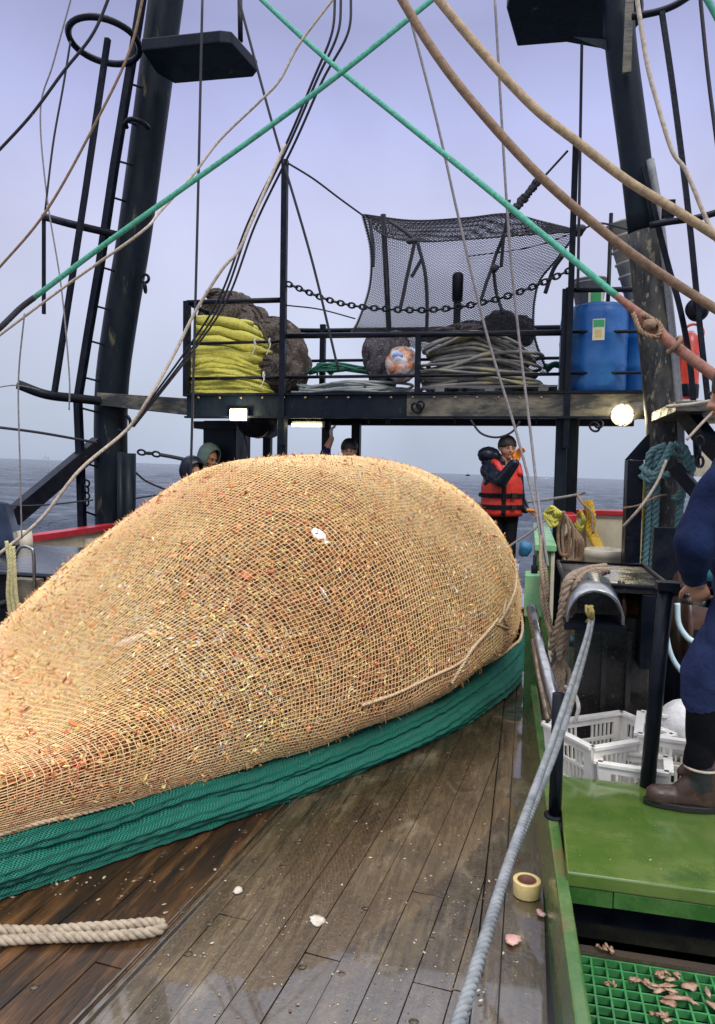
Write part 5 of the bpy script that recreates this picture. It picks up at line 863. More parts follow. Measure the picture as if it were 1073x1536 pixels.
def winch():
    x0, x1 = P(850, 882, 4.05).x, P(1001, 882, 4.05).x; zt = P(930, 880, 4.05).z
    ro = thing('winch', ((x0+x1)/2, 4.5, 0), 'black winch housing with a steel rope hood and a flat wet top', 'winch')
    BK = mat('speckled_black_paint', (.008, .009, .011), (.035, .03, .028), rough=.14, r2=.4, sc=4, bump=.003, bsc=14, c3=(.26, .23, .19), sc3=26, lo3=.64, hi3=.70)
    MB().box((x0-.01, 4.02, zt-.03), (x1+.02, 5.0, zt)).build('top_plate', BK, ro, bevel=.008); mb = MB(); q = [Vector(v) for v in ((x0-.01, 4.02, zt+.008), (x1+.02, 4.02, zt+.008), (x1+.02, 5.0, zt+.008), (x0-.01, 5.0, zt+.008), (x0-.01, 4.02, zt+.008))]; mb.tube(q, .014, 8); mb.build('rim', BLACK, ro)
    xa, xb = P(866, 1000, 4.2).x, P(975, 1000, 4.2).x
    MB().box((xa-.02, 4.2, 0), (xb, 4.9, zt-.032)).build('body', BK, ro, bevel=.01)
    for px in (905, 942): p = P(px, 1000, 4.17); MB().box((p.x-.012, 4.13, 0), (p.x+.012, 4.199, zt-.25)).build('stiffener', BK, ro)
    p = P(968, 958, 4.1); MB().box((p.x-.035, 4.02, zt-.42), (p.x+.035, 4.19, zt-.032)).build('bracket', BLACK, ro, bevel=.005)
    c = P(945, 913, 4.1); MB().lathe(c+Vector((-.05, .1, 0)), [(0, 0), (.13, 0), (.13, .03), (.07, .04), (.07, .22), (.13, .23), (.13, .26), (0, .26)], 30, (1, 0, 0)).build('drum', mat('bronze_drum', (.12, .06, .04), (.05, .03, .02), rough=.2, metal=.6, sc=9), ro)
    # steel half pipe hood facing the camera
    c = P(893, 932, 3.75); r = W(42, c); mb = MB(); vs = []; fs = []; n = 26
    for rr_, yy in ((r, -.0), (r, .34), (r-.012, .34), (r-.012, 0)):
        for k in range(n+1): a = math.pi*(k/n)*1.04-.06; vs.append(c+Vector((rr_*math.cos(a), yy, rr_*math.sin(a)*1.15+yy*.12)))
    m_ = n+1
    for k in range(n):
        for j in range(4): a, b = j*m_+k, ((j+1) % 4)*m_+k; fs.append((a, a+1, b+1, b))
    mb.add(vs, fs, True); mb.build('rope_hood', STEEL, ro); MB().box(c+Vector((-r*1.05, .0, -.05)), c+Vector((r*1.05, .3, -.018))).build('hood_base', BLACK, ro)
    mb = MB(); e = P(886, 918, 3.7); [mb.tube(smooth([e+Vector((random.uniform(-.03, .03), 0, .03)), e+Vector((random.uniform(-.02, .02), -.03, 0)), e+Vector((random.uniform(-.03, .03), 0, -.05))], 5), .007, 6) for k in range(5)]; mb.build('lashing', rp('dirty_lashing', (.30, .24, .06)), ro)
winch()
def hawser():
    mb = MB(); q = smooth([P(886, 925, 3.75), P(879, 958, 3.4), P(838, 1085, 2.3), P(775, 1260, 1.5), P(727, 1410, 1.13), P(682, 1550, .92), P(600, 1760, .72)], 14); mb.rope(q, .0100, 4.4, 3, 9); mb.build('hawser', R_HAWS, label='thick grey twisted hawser running from the winch hood towards the viewer', cat='rope')
    mb = MB(); q = smooth([P(890, 925, 3.76), P(882, 965, 3.4), P(848, 1085, 2.45), P(808, 1190, 1.9), P(762, 1300, 1.57), P(725, 1425, 1.30), P(684, 1560, 1.12)], 14); mb.rope(q, .0100, 4.4, 3, 9); mb.build('hawser', R_HAWS, label='second grey hawser partly hidden close under the thick one', cat='rope')
hawser()

# white baskets: slotted walls as real bars
WP = mat('white_plastic', (.84, .82, .76), (.74, .71, .63), rough=.35, sc=12, bump=.001, bsc=40)
def basket(loc, rz, w_, d_, h, lab, tilt=0):
    ro = thing('white_basket', loc, lab, 'basket', 'white plastic baskets behind the green step'); ORG[ro.name] = Vector((0, 0, 0)); ro.rotation_euler = (tilt, 0, rz)
    def wall(ax_, s, nm):
        mb = MB(); Lw = w_ if ax_ == 'x' else d_; off = (d_ if ax_ == 'x' else w_)/2*s; t = .012
        def bx(u0, u1, z0, z1, tt=t):
            fl = lambda z: 1-.12*(1-z/h)
            if ax_ == 'x': c8 = [(u0*fl(z0), off*fl(z0)-tt/2, z0), (u1*fl(z0), off*fl(z0)-tt/2, z0), (u1*fl(z0), off*fl(z0)+tt/2, z0), (u0*fl(z0), off*fl(z0)+tt/2, z0), (u0*fl(z1), off*fl(z1)-tt/2, z1), (u1*fl(z1), off*fl(z1)-tt/2, z1), (u1*fl(z1), off*fl(z1)+tt/2, z1), (u0*fl(z1), off*fl(z1)+tt/2, z1)]
            else: c8 = [(off*fl(z0)-tt/2, u1*fl(z0), z0), (off*fl(z0)-tt/2, u0*fl(z0), z0), (off*fl(z0)+tt/2, u0*fl(z0), z0), (off*fl(z0)+tt/2, u1*fl(z0), z0), (off*fl(z1)-tt/2, u1*fl(z1), z1), (off*fl(z1)-tt/2, u0*fl(z1), z1), (off*fl(z1)+tt/2, u0*fl(z1), z1), (off*fl(z1)+tt/2, u1*fl(z1), z1)]
            mb.hexa([Vector(v) for v in c8])
        hl = Lw/2; bx(-hl, hl, h-.045, h, .03 if 0 else .014); bx(-hl, hl, h-.012, h+.002, .04); bx(-hl, hl, 0, .035)
        bx(-hl, -hl+.055, .035, h-.045); bx(hl-.055, hl, .035, h-.045)
        for zz in (.36, .64): bx(-hl+.055, hl-.055, h*zz-.008, h*zz+.008, .0135)
        n = int((Lw-.11)/.027)
        for k in range(1, n):
            u = -hl+.055+k*(Lw-.11)/n
            hole = abs(u) < .055
            bx(u-.005, u+.005, .0355, h*.64-.0085 if hole else h-.0455, .011)
        mb.build(nm, WP, ro)
    for s in (-1, 1): wall('x', s, 'basket_side'); wall('y', s, 'basket_end')
    MB().box((-w_*.44, -d_*.44, 0), (w_*.44, d_*.44, .008)).build('basket_floor', WP, ro)
def baskets():
    a = G(905, 1188, .03); zt = P(905, 1090, 3.75).z
    basket((P(908, 1150, 3.86).x, 3.80, .0), R(36), .50, .36, P(903, 1083, 3.95).z+.02, 'tall white slotted basket with one corner toward the viewer left of the handrail')
    basket((P(948, 1170, 3.58).x, 3.56, .0), R(-8), .30, .20, P(950, 1146, 3.5).z, 'low creamy white basket in front of the tall one beside the handrail')
    basket((P(1020, 1150, 3.75).x+.02, 3.80, .0), R(-10), .40, .36, P(1010, 1106, 3.65).z, 'white slotted basket between the handrail and the brown boot')
    basket((P(1092, 1150, 3.8).x+.10, 3.86, .0), R(3), .36, .32, P(1070, 1112, 3.75).z, 'white slotted basket at the right edge behind the legs of the man in blue')
    c = P(1018, 1095, 4.05); MB().blob(c, (.13, .12, .16), Matrix.Rotation(.3, 3, 'Y'), 22, 14, .05).build('white_sack', mat('white_woven', (.7, .7, .68), (.55, .55, .55), rough=.7, sc=20, bump=.01, bsc=20), label='bulging white sack behind the baskets next to the man in blue', cat='sack')
baskets()
def behind_man():
    c = P(1042, 935, 4.9); ro = thing('net_drum', (c.x, c.y, 0), 'dark rusty net drum behind the man in blue', 'winch'); BR = mat('rusty_brown', (.10, .05, .03), (.03, .02, .02), rough=.3, sc=7)
    MB().lathe(c-Vector((.1, 0, 0)), [(0, 0), (.32, 0), (.32, .03), (.2, .05), (.2, .8), (.32, .83), (.32, .86), (0, .86)], 36, (1, 0, 0)).build('drum', BR, ro); MB().box((c.x-.05, c.y-.2, 0), (c.x-.01, c.y+.2, c.z)).build('side_plate', BLACK, ro); MB().box((c.x-.2, c.y+.36, 0), (c.x+1.2, c.y+.42, 1.25)).build('back_plate', BLACK, ro)
    line('pale_hose', [(1006, 900, 4.3), (1000, 945, 4.3), (1008, 985, 4.3), (1030, 1015, 4.3), (1050, 1025, 4.3)], .014, mat('pale_blue_hose', (.45, .6, .68), rough=.4), 'pale blue hose curving down between handrail and blue trousers', 'hose')
    line('pale_hose', [(1016, 905, 4.4), (1018, 935, 4.4), (1030, 955, 4.4), (1045, 965, 4.4)], .016, mat('pale_blue_hose', (.5, .65, .7), rough=.4), 'short pale blue hose loop just right of the handrail top', 'hose')
    c = P(1062, 850, 5.2); MB().lathe(c-Vector((0, 0, .08)), [(0, 0), (.12, 0), (.13, .1), (.10, .16), (0, .17)], 20).build('blue_canister', mat('teal_can', (.05, .25, .33), rough=.35), label='teal canister glimpsed behind the waist of the man in blue', cat='canister')
    # starboard wing deck and its braces
    a = P(1003, 612, 6.3); ro = thing('wing_deck', a, 'dark worn steel wing deck right of the starboard mast', 'deck wing')
    MB().box((a.x, 6.0, P(1003, 622, 6.3).z), (a.x+2.4, 7.4, P(1003, 606, 6.3).z)).build('wing_plate', BEAM, ro, bevel=.006)
    MB().tube([P(1100, 600, 5.9), P(1000, 742, 6.6)], W(15, a), 4, sq=True).build('brace', BLACK, ro) if 0 else None
    MB().tube([P(1026, 615, 6.4), P(1056, 655, 6.2), P(1100, 700, 6.0)], W(16, a), 4, sq=True).build('brace', BLACK, ro)
    MB().tube([P(1012, 700, 6.6), P(1050, 745, 6.5)], W(13, a), 4, sq=True).build('brace', BLACK, ro)
    MB().box(P(1052, 715, 7.8), P(1085, 668, 8.2)).build('wheel_box', CREAM, label='small pale box aft of the man in blue near his shoulder', cat='box')
    T = mat('teal_twisted', (.06, .15, .17), (.16, .27, .26), rough=.7, sc=60, bump=.003, bsc=200); mb = MB()
    for q in ([(1000, 668, 6.75), (975, 682, 6.7), (975, 720, 6.75), (972, 780, 6.8), (966, 856, 6.8)], [(1000, 668, 6.75), (985, 690, 6.7), (985, 730, 6.75), (982, 790, 6.8), (978, 856, 6.8)], [(1005, 668, 6.8), (1025, 670, 6.7), (1032, 700, 6.7), (1020, 760, 6.75), (1013, 856, 6.8)], [(1010, 680, 6.8), (1038, 690, 6.7), (1034, 715, 6.7), (1022, 740, 6.7), (1010, 750, 6.7)], [(964, 700, 6.75), (975, 710, 6.65), (1000, 712, 6.6), (1030, 702, 6.65)], [(962, 712, 6.75), (978, 720, 6.65), (992, 700, 6.6), (1008, 668, 6.65)]): mb.rope(smooth([P(*p) for p in q], 9), .034, 4.5, 3, 7)
    mb.build('teal_rope', T, label='thick teal twisted rope looped round the starboard mast', cat='rope')
behind_man()
def small_stuff():
    g = G(790, 1343, 0); z0 = .0; ro = thing('tape_roll', (g.x, g.y+.02, z0), 'roll of clear yellowish packing tape lying on the deck against the coaming', 'tape roll')
    MB().lathe((g.x, g.y+.02, z0-.005), [(.036, 0), (.052, 0), (.052, .056), (.036, .056), (.036, 0)], 40).build('tape', mat('amber_tape', (.66, .52, .22), (.58, .44, .18), rough=.12, sc=60, coat=.5), ro, bevel=.001)
    MB().lathe((g.x, g.y+.02, z0-.004), [(.0325, 0), (.0358, 0), (.0358, .0555), (.0325, .0555), (.0325, 0)], 36).build('cardboard_core', mat('core', (.14, .05, .03), rough=.6), ro)
    mb = MB(); z = .022; f = lambda x, y, zz: G(x, y, zz); q = [f(-40, 1394, z), f(60, 1396, z), f(120, 1392, z+.01), f(180, 1388, z), f(225, 1384, z), f(243, 1386, z), f(236, 1396, z), f(190, 1402, z), f(130, 1405, z+.0), f(60, 1407, z), f(-40, 1414, z)]
    mb.rope(smooth(q, 10), .0185, 4.5, 3, 8); mb.build('mooring_rope', rp('pale_thick_rope', (.42, .34, .24)), label='thick pale twisted rope end doubled back on the deck at lower left', cat='rope')
small_stuff()

# ------------------------------------------------------------ port side
def port():
    xs = -4.7; ro = thing('bulwark', (xs, 6, 0), 'white port bulwark with a red cap rail beyond the net bag', 'bulwark')
    a, b = P(35, 803, 6.2), P(260, 775, 9.6); a.z = b.z = (a.z+b.z)/2; d = (b-a).normalized(); a = a-d*3; n = Vector((-d.y, d.x, 0))
    def wall(z0, z1, t0, t1): return [Vector((p.x, p.y, z))+n*t for z in (z0, z1) for p, t in ((a, t0), (b, t0), (b, t1), (a, t1))]
    MB().hexa(wall(-.4, a.z-.06, 0, .06)).build('bulwark_wall', CREAM, ro); MB().hexa(wall(a.z-.058, a.z, -.05, .12)).build('cap_rail', RED, ro)
    for k in range(8): p = a+d*(k*.9+.5); MB().hexa([Vector((q.x, q.y, z)) for z in (-.3, a.z-.12) for q in (p-d*.03-n*.15, p+d*.03-n*.15, p+d*.03-n*.003, p-d*.03-n*.003)]).build('rib', CREAM, ro)
    c = P(60, 900, 4.9); ro = thing('deck_winch', (c.x, c.y, 0), 'black deck winch housing with a wet sloping top left of the net bag', 'winch')
    Y0 = 4.7; zt = P(50, 858, Y0).z; xl = P(-120, 860, Y0).x; xr = P(150, 860, Y0).x
    MB().box((xl, Y0+.02, 0), (xr-.04, Y0+1.1, zt-.03)).build('housing', BLACK, ro, bevel=.01); MB().hexa([Vector(v) for v in ((xl-.02, Y0-.03, zt-.028), (xr, Y0-.03, zt-.028), (xr+.1, Y0+1.2, zt-.028), (xl-.02, Y0+1.2, zt-.028), (xl-.02, Y0-.03, zt), (xr, Y0-.03, zt), (xr+.1, Y0+1.2, zt+.05), (xl-.02, Y0+1.2, zt+.05))]).build('top_plate', mat('wet_blue_steel', (.03, .04, .06), (.05, .06, .07), rough=.12, sc=7, bump=.003, bsc=18), ro, bevel=.006)
    MB().tube(smooth([P(18, 905, 4.5), P(20, 850, 4.5), P(30, 822, 4.5), P(45, 822, 4.5), P(51, 835, 4.5), P(52, 905, 4.5)], 6), .012, 8).build('hoop', STEEL, ro)
    MB().tube([P(-20, 912, 4.4), P(48, 896, 4.7)], .028, 10).build('bar', BLACK, ro)
    p = P(36, 860, 4.6); MB().box((p.x-.08, 4.55, zt-.5), (p.x+.12, 4.66, zt-.035)).build('cheek_plate', STEEL if 0 else BEAM, ro)
    mb = MB(); [mb.rope(smooth([P(10+i*5, 812+i*4, 4.4), P(14+i*4, 850, 4.38), P(12+i*6, 890, 4.38), P(16+i*7, 935, 4.4), P(8+i*6, 960, 4.42)], 8), .014, 5) for i in range(3)]; mb.build('cord_hank', rp('pale_yellow_cord', (.6, .55, .28)), label='pale yellow cords hanging over the port deck winch', cat='rope')
    a = P(-60, 760, 5.6); b = P(20, 792, 5.6); MB().hexa([P(x, y, Y) for x, y, Y in ((-60, 832, 5.3), (24, 822, 5.3), (34, 812, 6.2), (-60, 815, 6.2), (-60, 742, 5.3), (8, 752, 5.3), (18, 756, 6.2), (-60, 745, 6.2))]).build('stowed_hatch', mat('dark_blue_paint', (.02, .04, .08), (.01, .02, .04), rough=.25, sc=6), label='dark blue hatch box at the left edge above the deck winch', cat='hatch', bevel=.02)
    p = P(36, 800, 5.9); MB().lathe((p.x, p.y, p.z-.2), [(0, 0), (.09, 0), (.07, .22), (0, .23)], 14).build('bollard', CREAM, label='small cream bollard at the foot of the port mast brace', cat='bollard')
port()
def far():
    SH = mat('far_ship_paint', (.5, .5, .55), (.4, .42, .46), rough=.6)
    def ship(px, py, D, wpx, lab, dark=False):
        p = P(px, py, D); k = W(wpx, p); ro = thing('far_boat', p, lab, 'boat'); m_ = SH if not dark else BLACK
        MB().hexa([p+Vector(v)*k for v in ((-.42, 0, -.15), (.42, 0, -.15), (.42, .2, -.15), (-.42, .2, -.15), (-.5, 0, .1), (.5, 0, .08), (.5, .2, .08), (-.5, .2, .1))]).build('boat_hull', SH if not dark else BLACK, ro)
        MB().box(p+Vector((-.12, .02, .08))*k, p+Vector((.12, .16, .3))*k).build('wheelhouse', m_, ro); MB().box(p+Vector((-.02, .08, .3))*k, p+Vector((.02, .12, .62))*k).build('boat_mast', m_, ro)
    ship(68, 687, 900, 10, 'tiny pale boat on the horizon left of the port mast'); ship(820, 719, 800, 15, 'tiny pale boat on the horizon right of the man in the life vest'); ship(702, 713, 500, 7, 'tiny dark buoy boat on the horizon left of the man in the life vest', True)
far()

# ------------------------------------------------------------ people
def cap_mesh(segs, voxel, sm=4, fold=0):
    bm = bmesh.new()
    for (a, b, ra, rb, mi) in segs:
        a, b = Vector(a), Vector(b); mb = MB(); d = b-a
        if d.length < 1e-5: d = Vector((0, 0, 1e-4)); b = a+d
        prof = []; L_ = d.length
        for k in range(7): t = math.pi/2*k/6; prof.append((ra*math.sin(t)+1e-5, -ra*math.cos(t)))
        for k in range(7): t = math.pi/2*k/6; prof.append((rb*math.cos(t)+1e-5, L_+rb*math.sin(t)))
        mb.lathe(a, prof, 18, d); me = bpy.data.meshes.new('t'); me.from_pydata([tuple(v) for v in mb.v], [], mb.f); b2 = bmesh.new(); b2.from_mesh(me); bmesh.ops.holes_fill(b2, edges=b2.edges[:], sides=40); b2.to_mesh(me); b2.free(); bm.from_mesh(me); bpy.data.meshes.remove(me)
    me = bpy.data.meshes.new('body'); bm.to_mesh(me); bm.free(); o = bpy.data.objects.new('tmp_body', me); col.objects.link(o)
    r = o.modifiers.new('r', 'REMESH'); r.mode = 'VOXEL'; r.voxel_size = voxel; s = o.modifiers.new('s', 'SMOOTH'); s.iterations = sm; s.factor = .5
    dg = bpy.context.evaluated_depsgraph_get(); m2 = bpy.data.meshes.new_from_object(o.evaluated_get(dg)); bpy.data.objects.remove(o); bpy.data.meshes.remove(me)
    m2.name = 'person_body'; n = len(m2.polygons); C_ = np.zeros(n*3); m2.polygons.foreach_get('center', C_); C_ = C_.reshape(-1, 3); best = np.full(n, 1e9); mi_ = np.zeros(n, dtype=np.int32)
    for (a, b, ra, rb, mi) in segs:
        a, b = np.array(a, float), np.array(b, float); d = b-a; t = np.clip(((C_-a)@d)/max(d@d, 1e-9), 0, 1); dist = np.linalg.norm(C_-(a+t[:, None]*d), axis=1)-(ra+(rb-ra)*t); w_ = dist < best; best = np.where(w_, dist, best); mi_ = np.where(w_, mi, mi_)
    if fold:
        nv = len(m2.vertices); co = np.zeros(nv*3); no = np.zeros(nv*3); m2.vertices.foreach_get('co', co); m2.vertices.foreach_get('normal', no); co = co.reshape(-1, 3); no = no.reshape(-1, 3)
        w_ = np.zeros(nv); pv = np.array([[v for v in p.vertices][:4] if len(p.vertices) >= 4 else list(p.vertices)+[p.vertices[0]] for p in m2.polygons]); cl = np.isin(mi_, (1, 2, 3)).astype(float); np.maximum.at(w_, pv.ravel(), np.repeat(cl, 4)); inv = np.zeros(nv); np.maximum.at(inv, pv.ravel(), np.repeat(1-cl, 4)); w_ = np.where(inv > 0, 0, w_)
        f = noise2(co[:, 2]*1.0+co[:, 0]*.35, co[:, 1]+co[:, 0]*.5, 41, 9, 9, 42); f = np.abs(f)*.9; g_ = noise2(co[:, 2]+co[:, 1]*.8, co[:, 0]*.9, 43, 9, 14, 60)
        co += no*(w_*fold*(np.clip(3.2*f-.35, -.6, .9)+1.3*g_))[:, None]; m2.vertices.foreach_set('co', co.ravel())
    m2.polygons.foreach_set('material_index', mi_); m2.polygons.foreach_set('use_smooth', [True]*n); return m2
def hand(w_, d, palm, mi, s=1.0, curl=.5, thumb=1, sp=1.0):
    # w_ wrist, d finger direction, palm = direction the palm faces; thumb +-1 which side
    w_, d, palm = Vector(w_), Vector(d).normalized(), Vector(palm); palm = (palm-d*palm.dot(d)).normalized(); side = d.cross(palm)*thumb; o = []
    for q, L_ in ((-1, .078), (-.33, .085), (.33, .083), (1, .076)): o.append((w_+side*q*.012*s, w_+side*q*.026*s+d*L_*s, .016*s, .014*s, mi))
    for q, L_, k in ((1.0, .034, .085), (.36, .040, .092), (-.30, .037, .088), (-.95, .029, .080)):
        p = w_+side*q*.029*s*sp+d*k*s; ang = curl; 
        for j in range(3): v = (d*math.cos(ang)+palm*math.sin(ang)).normalized(); p2 = p+v*L_*s*(1-.2*j); o.append((p, p2, (.0105-.001*j)*s, (.0095-.001*j)*s, mi)); p = p2; ang += curl
    p = w_+side*.026*s+d*.025*s; v = (side*.8+d*.6+palm*.25).normalized(); p2 = p+v*.045*s; v2 = (side*.35+d*.85+palm*.45).normalized(); o.append((p, p2, .014*s, .012*s, mi)); o.append((p2, p2+v2*.035*s, .0115*s, .010*s, mi)); return o
def head(c, f, mi, s=1.0):              # c head centre (eye level), f facing direction
    c = Vector(c); f = Vector(f).normalized(); u = Vector((0, 0, 1)); u = (u-f*u.dot(f)).normalized(); r = f.cross(u); k = lambda x, y, z: c+(r*x+f*y+u*z)*s
    o = [(k(0, -.02, .03), k(0, .005, .02), .084*s, .076*s, mi), (k(0, -.03, .045), k(0, -.03, 0), .08*s, .075*s, mi), (k(0, .02, -.05), k(0, .03, -.07), .06*s, .045*s, mi), (k(-.03, .03, -.03), k(.03, .03, -.03), .045*s, .045*s, mi),
         (k(0, .085, .005), k(0, .102, -.028), .010*s, .015*s, mi), (k(-.015, .088, -.033), k(.015, .088, -.033), .009*s, .009*s, mi), (k(-.035, .074, .022), k(.035, .074, .022), .014*s, .014*s, mi), (k(-.018, .082, -.058), k(.018, .082, -.058), .009*s, .009*s, mi), (k(0, .07, -.09), k(0, .06, -.095), .022*s, .022*s, mi)]
    for q in (-1, 1): o += [(k(q*.078, -.012, .012), k(q*.082, -.01, -.022), .014*s, .010*s, mi)]
    return o, k
def face(ro, k, s=1.0):
    EW = mat('eye_white', (.6, .58, .55), rough=.3); ED = mat('eye_dark', (.01, .008, .006), rough=.2); LP = mat('lips', (.3, .1, .08), rough=.5)
    for q in (-1, 1): MB().blob(k(q*.032, .066, .004), (.0135*s,)*3, None, 12, 8).build('eye', EW, ro); MB().blob(k(q*.032, .076, .004), (.007*s,)*3, None, 10, 6).build('pupil', ED, ro); MB().tube([k(q*.015, .088, .024), k(q*.035, .086, .03), k(q*.052, .074, .024)], .005*s, 6).build('eyebrow', HAIR, ro)
    MB().tube([k(-.024, .084, -.058), k(0, .094, -.056), k(.024, .084, -.058)], .0055*s, 6).build('mouth', LP, ro)
def hairc(ro, k, s=1.0, low=.02):
    mb = MB(); vs = []; fs = []; n = 26; m = 10
    for i in range(m+1):
        b = math.pi*.56*i/m
        for j in range(n): a = 2*math.pi*j/n; back = max(0, -math.sin(a)); bb = b*(1+.30*back); j_ = 1+random.uniform(-.02, .02); vs.append(k(.086*math.sin(bb)*math.cos(a)*j_, -.022+.096*math.sin(bb)*math.sin(a)*j_, .035+.096*math.cos(bb)*j_))
    for i in range(m):
        for j in range(n): fs.append((i*n+j, i*n+(j+1) % n, (i+1)*n+(j+1) % n, (i+1)*n+j))
    mb.add(vs, fs, True); return mb.build('hair', HAIR, ro, solid=.012)
def torso(mi, bulk=1.0, lean=(0, 0)):
    b = bulk; return [((-.07, 0, .97), (.07, 0, .97), .115*b, .115*b, mi), ((-.075, 0, 1.12), (.075, 0, 1.12), .115*b, .115*b, mi), ((-.10, 0, 1.27), (.10, 0, 1.27), .12*b, .12*b, mi), ((-.12, .01, 1.36), (.12, .01, 1.36), .105*b, .105*b, mi), ((-.165, 0, 1.41), (.165, 0, 1.41), .068*b, .068*b, mi), ((0, .02, 1.42), (0, .01, 1.49), .075*b, .062, mi)]
def legs(mi, bi, spread=.1):
    o = []
    for q in (-1, 1): o += [((q*.085, 0, .92), (q*spread, -.02, .50), .105, .07, mi), ((q*spread, -.02, .50), (q*spread, .02, .10), .066, .048, mi), ((q*spread, .02, .07), (q*(spread+.02), -.13, .045), .048, .042, bi), ((q*spread, .04, .06), (q*spread, .03, .14), .045, .052, bi)]
    return o
def arm(sh, el, wr, r, mi): return [(sh, el, r*1.12, r*.92, mi), (el, wr, r*.9, r*.62, mi)]
def finish(ro, segs, mats, voxel=.008, fold=.008):
    me = cap_mesh(segs, voxel, 4, fold)
    for m_ in mats: me.materials.append(m_)
    o = bpy.data.objects.new('body', me); col.objects.link(o); o.parent = ro; ORG[ro.name] = Vector((0, 0, 0)); ORG[o.name] = Vector((0, 0, 0)); return o
def people():
    # the man in the life vest (local +x = to the right in the picture, -y = towards the viewer)
    b = P(754, 700, 8.0); z0 = P(764, 656, 7.95).z-1.755; h = Matrix.Rotation(0, 3, 'Z'); ro = thing('person', (b.x, 8.0, z0), 'man in dark hooded jacket and red life vest raising an orange glove', 'person'); ro.rotation_euler = (0, 0, R(33)); ORG[ro.name] = Vector()
    hs, k = head((.045, -.02, 1.64), (-.2, -1, -.03), 0); S = torso(1, .95)+legs(2, 3)+hs+[((.01, .01, 1.44), (.04, 0, 1.56), .062, .056, 0)]
    S += arm((-.17, .0, 1.40), (-.17, -.27, 1.30), (-.115, -.42, 1.48), .078, 1); S += hand((-.11, -.425, 1.495), (.25, -.25, 1), (-.1, -1, -.1), 4, 1.12, .55, -1)
    S += arm((.18, .02, 1.40), (.24, .03, 1.13), (.20, -.15, 1.00), .062, 1)+hand((.205, -.16, .995), (.9, -.6, -.1), (0, -.3, -1), 4, 1.1, .8, 1)
    finish(ro, S, [SKIN, RAIN, BLK, RUBBER, ORANGE_G], .008); face(ro, k); hairc(ro, k)
    mb = MB(); mb.blob((-.12, .07, 1.56), (.13, .11, .095), Matrix.Rotation(.2, 3, 'Y'), 22, 14, .04); mb.blob((-.15, .06, 1.50), (.06, .08, .075), None, 16, 10, .05); mb.blob((-.03, .12, 1.50), (.08, .06, .06), None, 16, 10, .05); mb.build('hood', RAIN, ro)
    def shell(z0, z1, hw, hd, m_, nm, th=.02, cx=0, n=36, prof=None, a0=0, a1=2*math.pi):
        mb = MB(); vs = []; fs = []; m = 12
        for i in range(m+1):
            t = i/m; z = z0+(z1-z0)*t; f = prof(t) if prof else 1; bl = 1+.02*math.sin(math.pi*t*4)
            for j in range(n+1): a = a0+(a1-a0)*j/n; vs.append((cx+hw*f*bl*math.copysign(abs(math.cos(a))**.75, math.cos(a)), -hd*bl*math.copysign(abs(math.sin(a))**.75, math.sin(a)), z))
        for i in range(m):
            for j in range(n): fs.append((i*(n+1)+j, i*(n+1)+j+1, (i+1)*(n+1)+j+1, (i+1)*(n+1)+j))
        mb.add(vs, fs, True); return mb.build(nm, m_, ro, solid=th)
    v = shell(.93, 1.46, .185, .15, VEST, 'life_vest', .03, prof=lambda t: 1-.42*max(0, t-.55)**1.0/.45*.9 if t > .55 else 1.0)
    for z in (1.03, 1.15): shell(z-.019, z+.019, .225, .19, BLK, 'vest_strap', .008)
    shell(.94, 1.25, .228, .193, BLK, 'vest_strap', .006, a0=1.75, a1=1.93, n=4); MB().box((-.01, -.225, 1.125), (.05, -.20, 1.175)).build('buckle', RUBBER, ro); MB().box((-.01, -.225, 1.01), (.05, -.20, 1.05)).build('buckle', RUBBER, ro)
    for q in (-1, 1): MB().tube(smooth([(q*.11, -.17, 1.36), (q*.12, -.10, 1.47), (q*.12, .03, 1.49), (q*.12, .13, 1.42)], 5), .034, 10).build('vest_shoulder', VEST, ro)
    MB().box((b.x-.9, 7.75, 0.001), (b.x+.5, 8.6, z0+.006)).build('stern_platform', WOOD, label='low wooden platform under the man in the life vest', cat='platform')
    # man with hand up under the lamp
    b = P(524, 700, 8.2); z0 = P(524, 661, 8.2).z-1.755; ro = thing('person', (b.x, 8.2, z0), 'short haired man behind the net bag with one bare forearm raised', 'person'); ro.rotation_euler = (0, 0, R(5)); ORG[ro.name] = Vector()
    hs, k = head((0, -.02, 1.64), (.12, -1, -.12), 0); wv = Vector((P(497, 660, 8.1).x-b.x, -.1, P(497, 658, 8.1).z-z0))
    S = torso(1)+legs(1, 2)+hs+[((0, .01, 1.44), (0, 0, 1.56), .058, .056, 0)]+[((-.17, 0, 1.41), (-.27, -.06, 1.60), .07, .058, 1), ((-.27, -.06, 1.60), (-.25, -.07, 1.66), .055, .05, 1), ((-.25, -.07, 1.66), wv, .046, .030, 0)]+hand(wv, (-.05, -.1, 1), (1, -.2, .1), 3, 1.0, .5, -1)+arm((.17, .0, 1.41), (.22, 0, 1.15), (.2, -.1, .93), .055, 1)+hand((.2, -.1, .93), (0, -.1, -1), (-1, 0, 0), 0)
    finish(ro, S, [SKIN, NAVY, RUBBER, mat('pale_glove', (.5, .5, .48), rough=.5)], .008); face(ro, k); hairc(ro, k)
    MB().box((b.x-.5, 7.95, 0.001), (b.x+.5, 8.6, max(.02, z0+.006))).build('stern_platform', WOOD, label='low wooden platform under the short haired man', cat='platform')
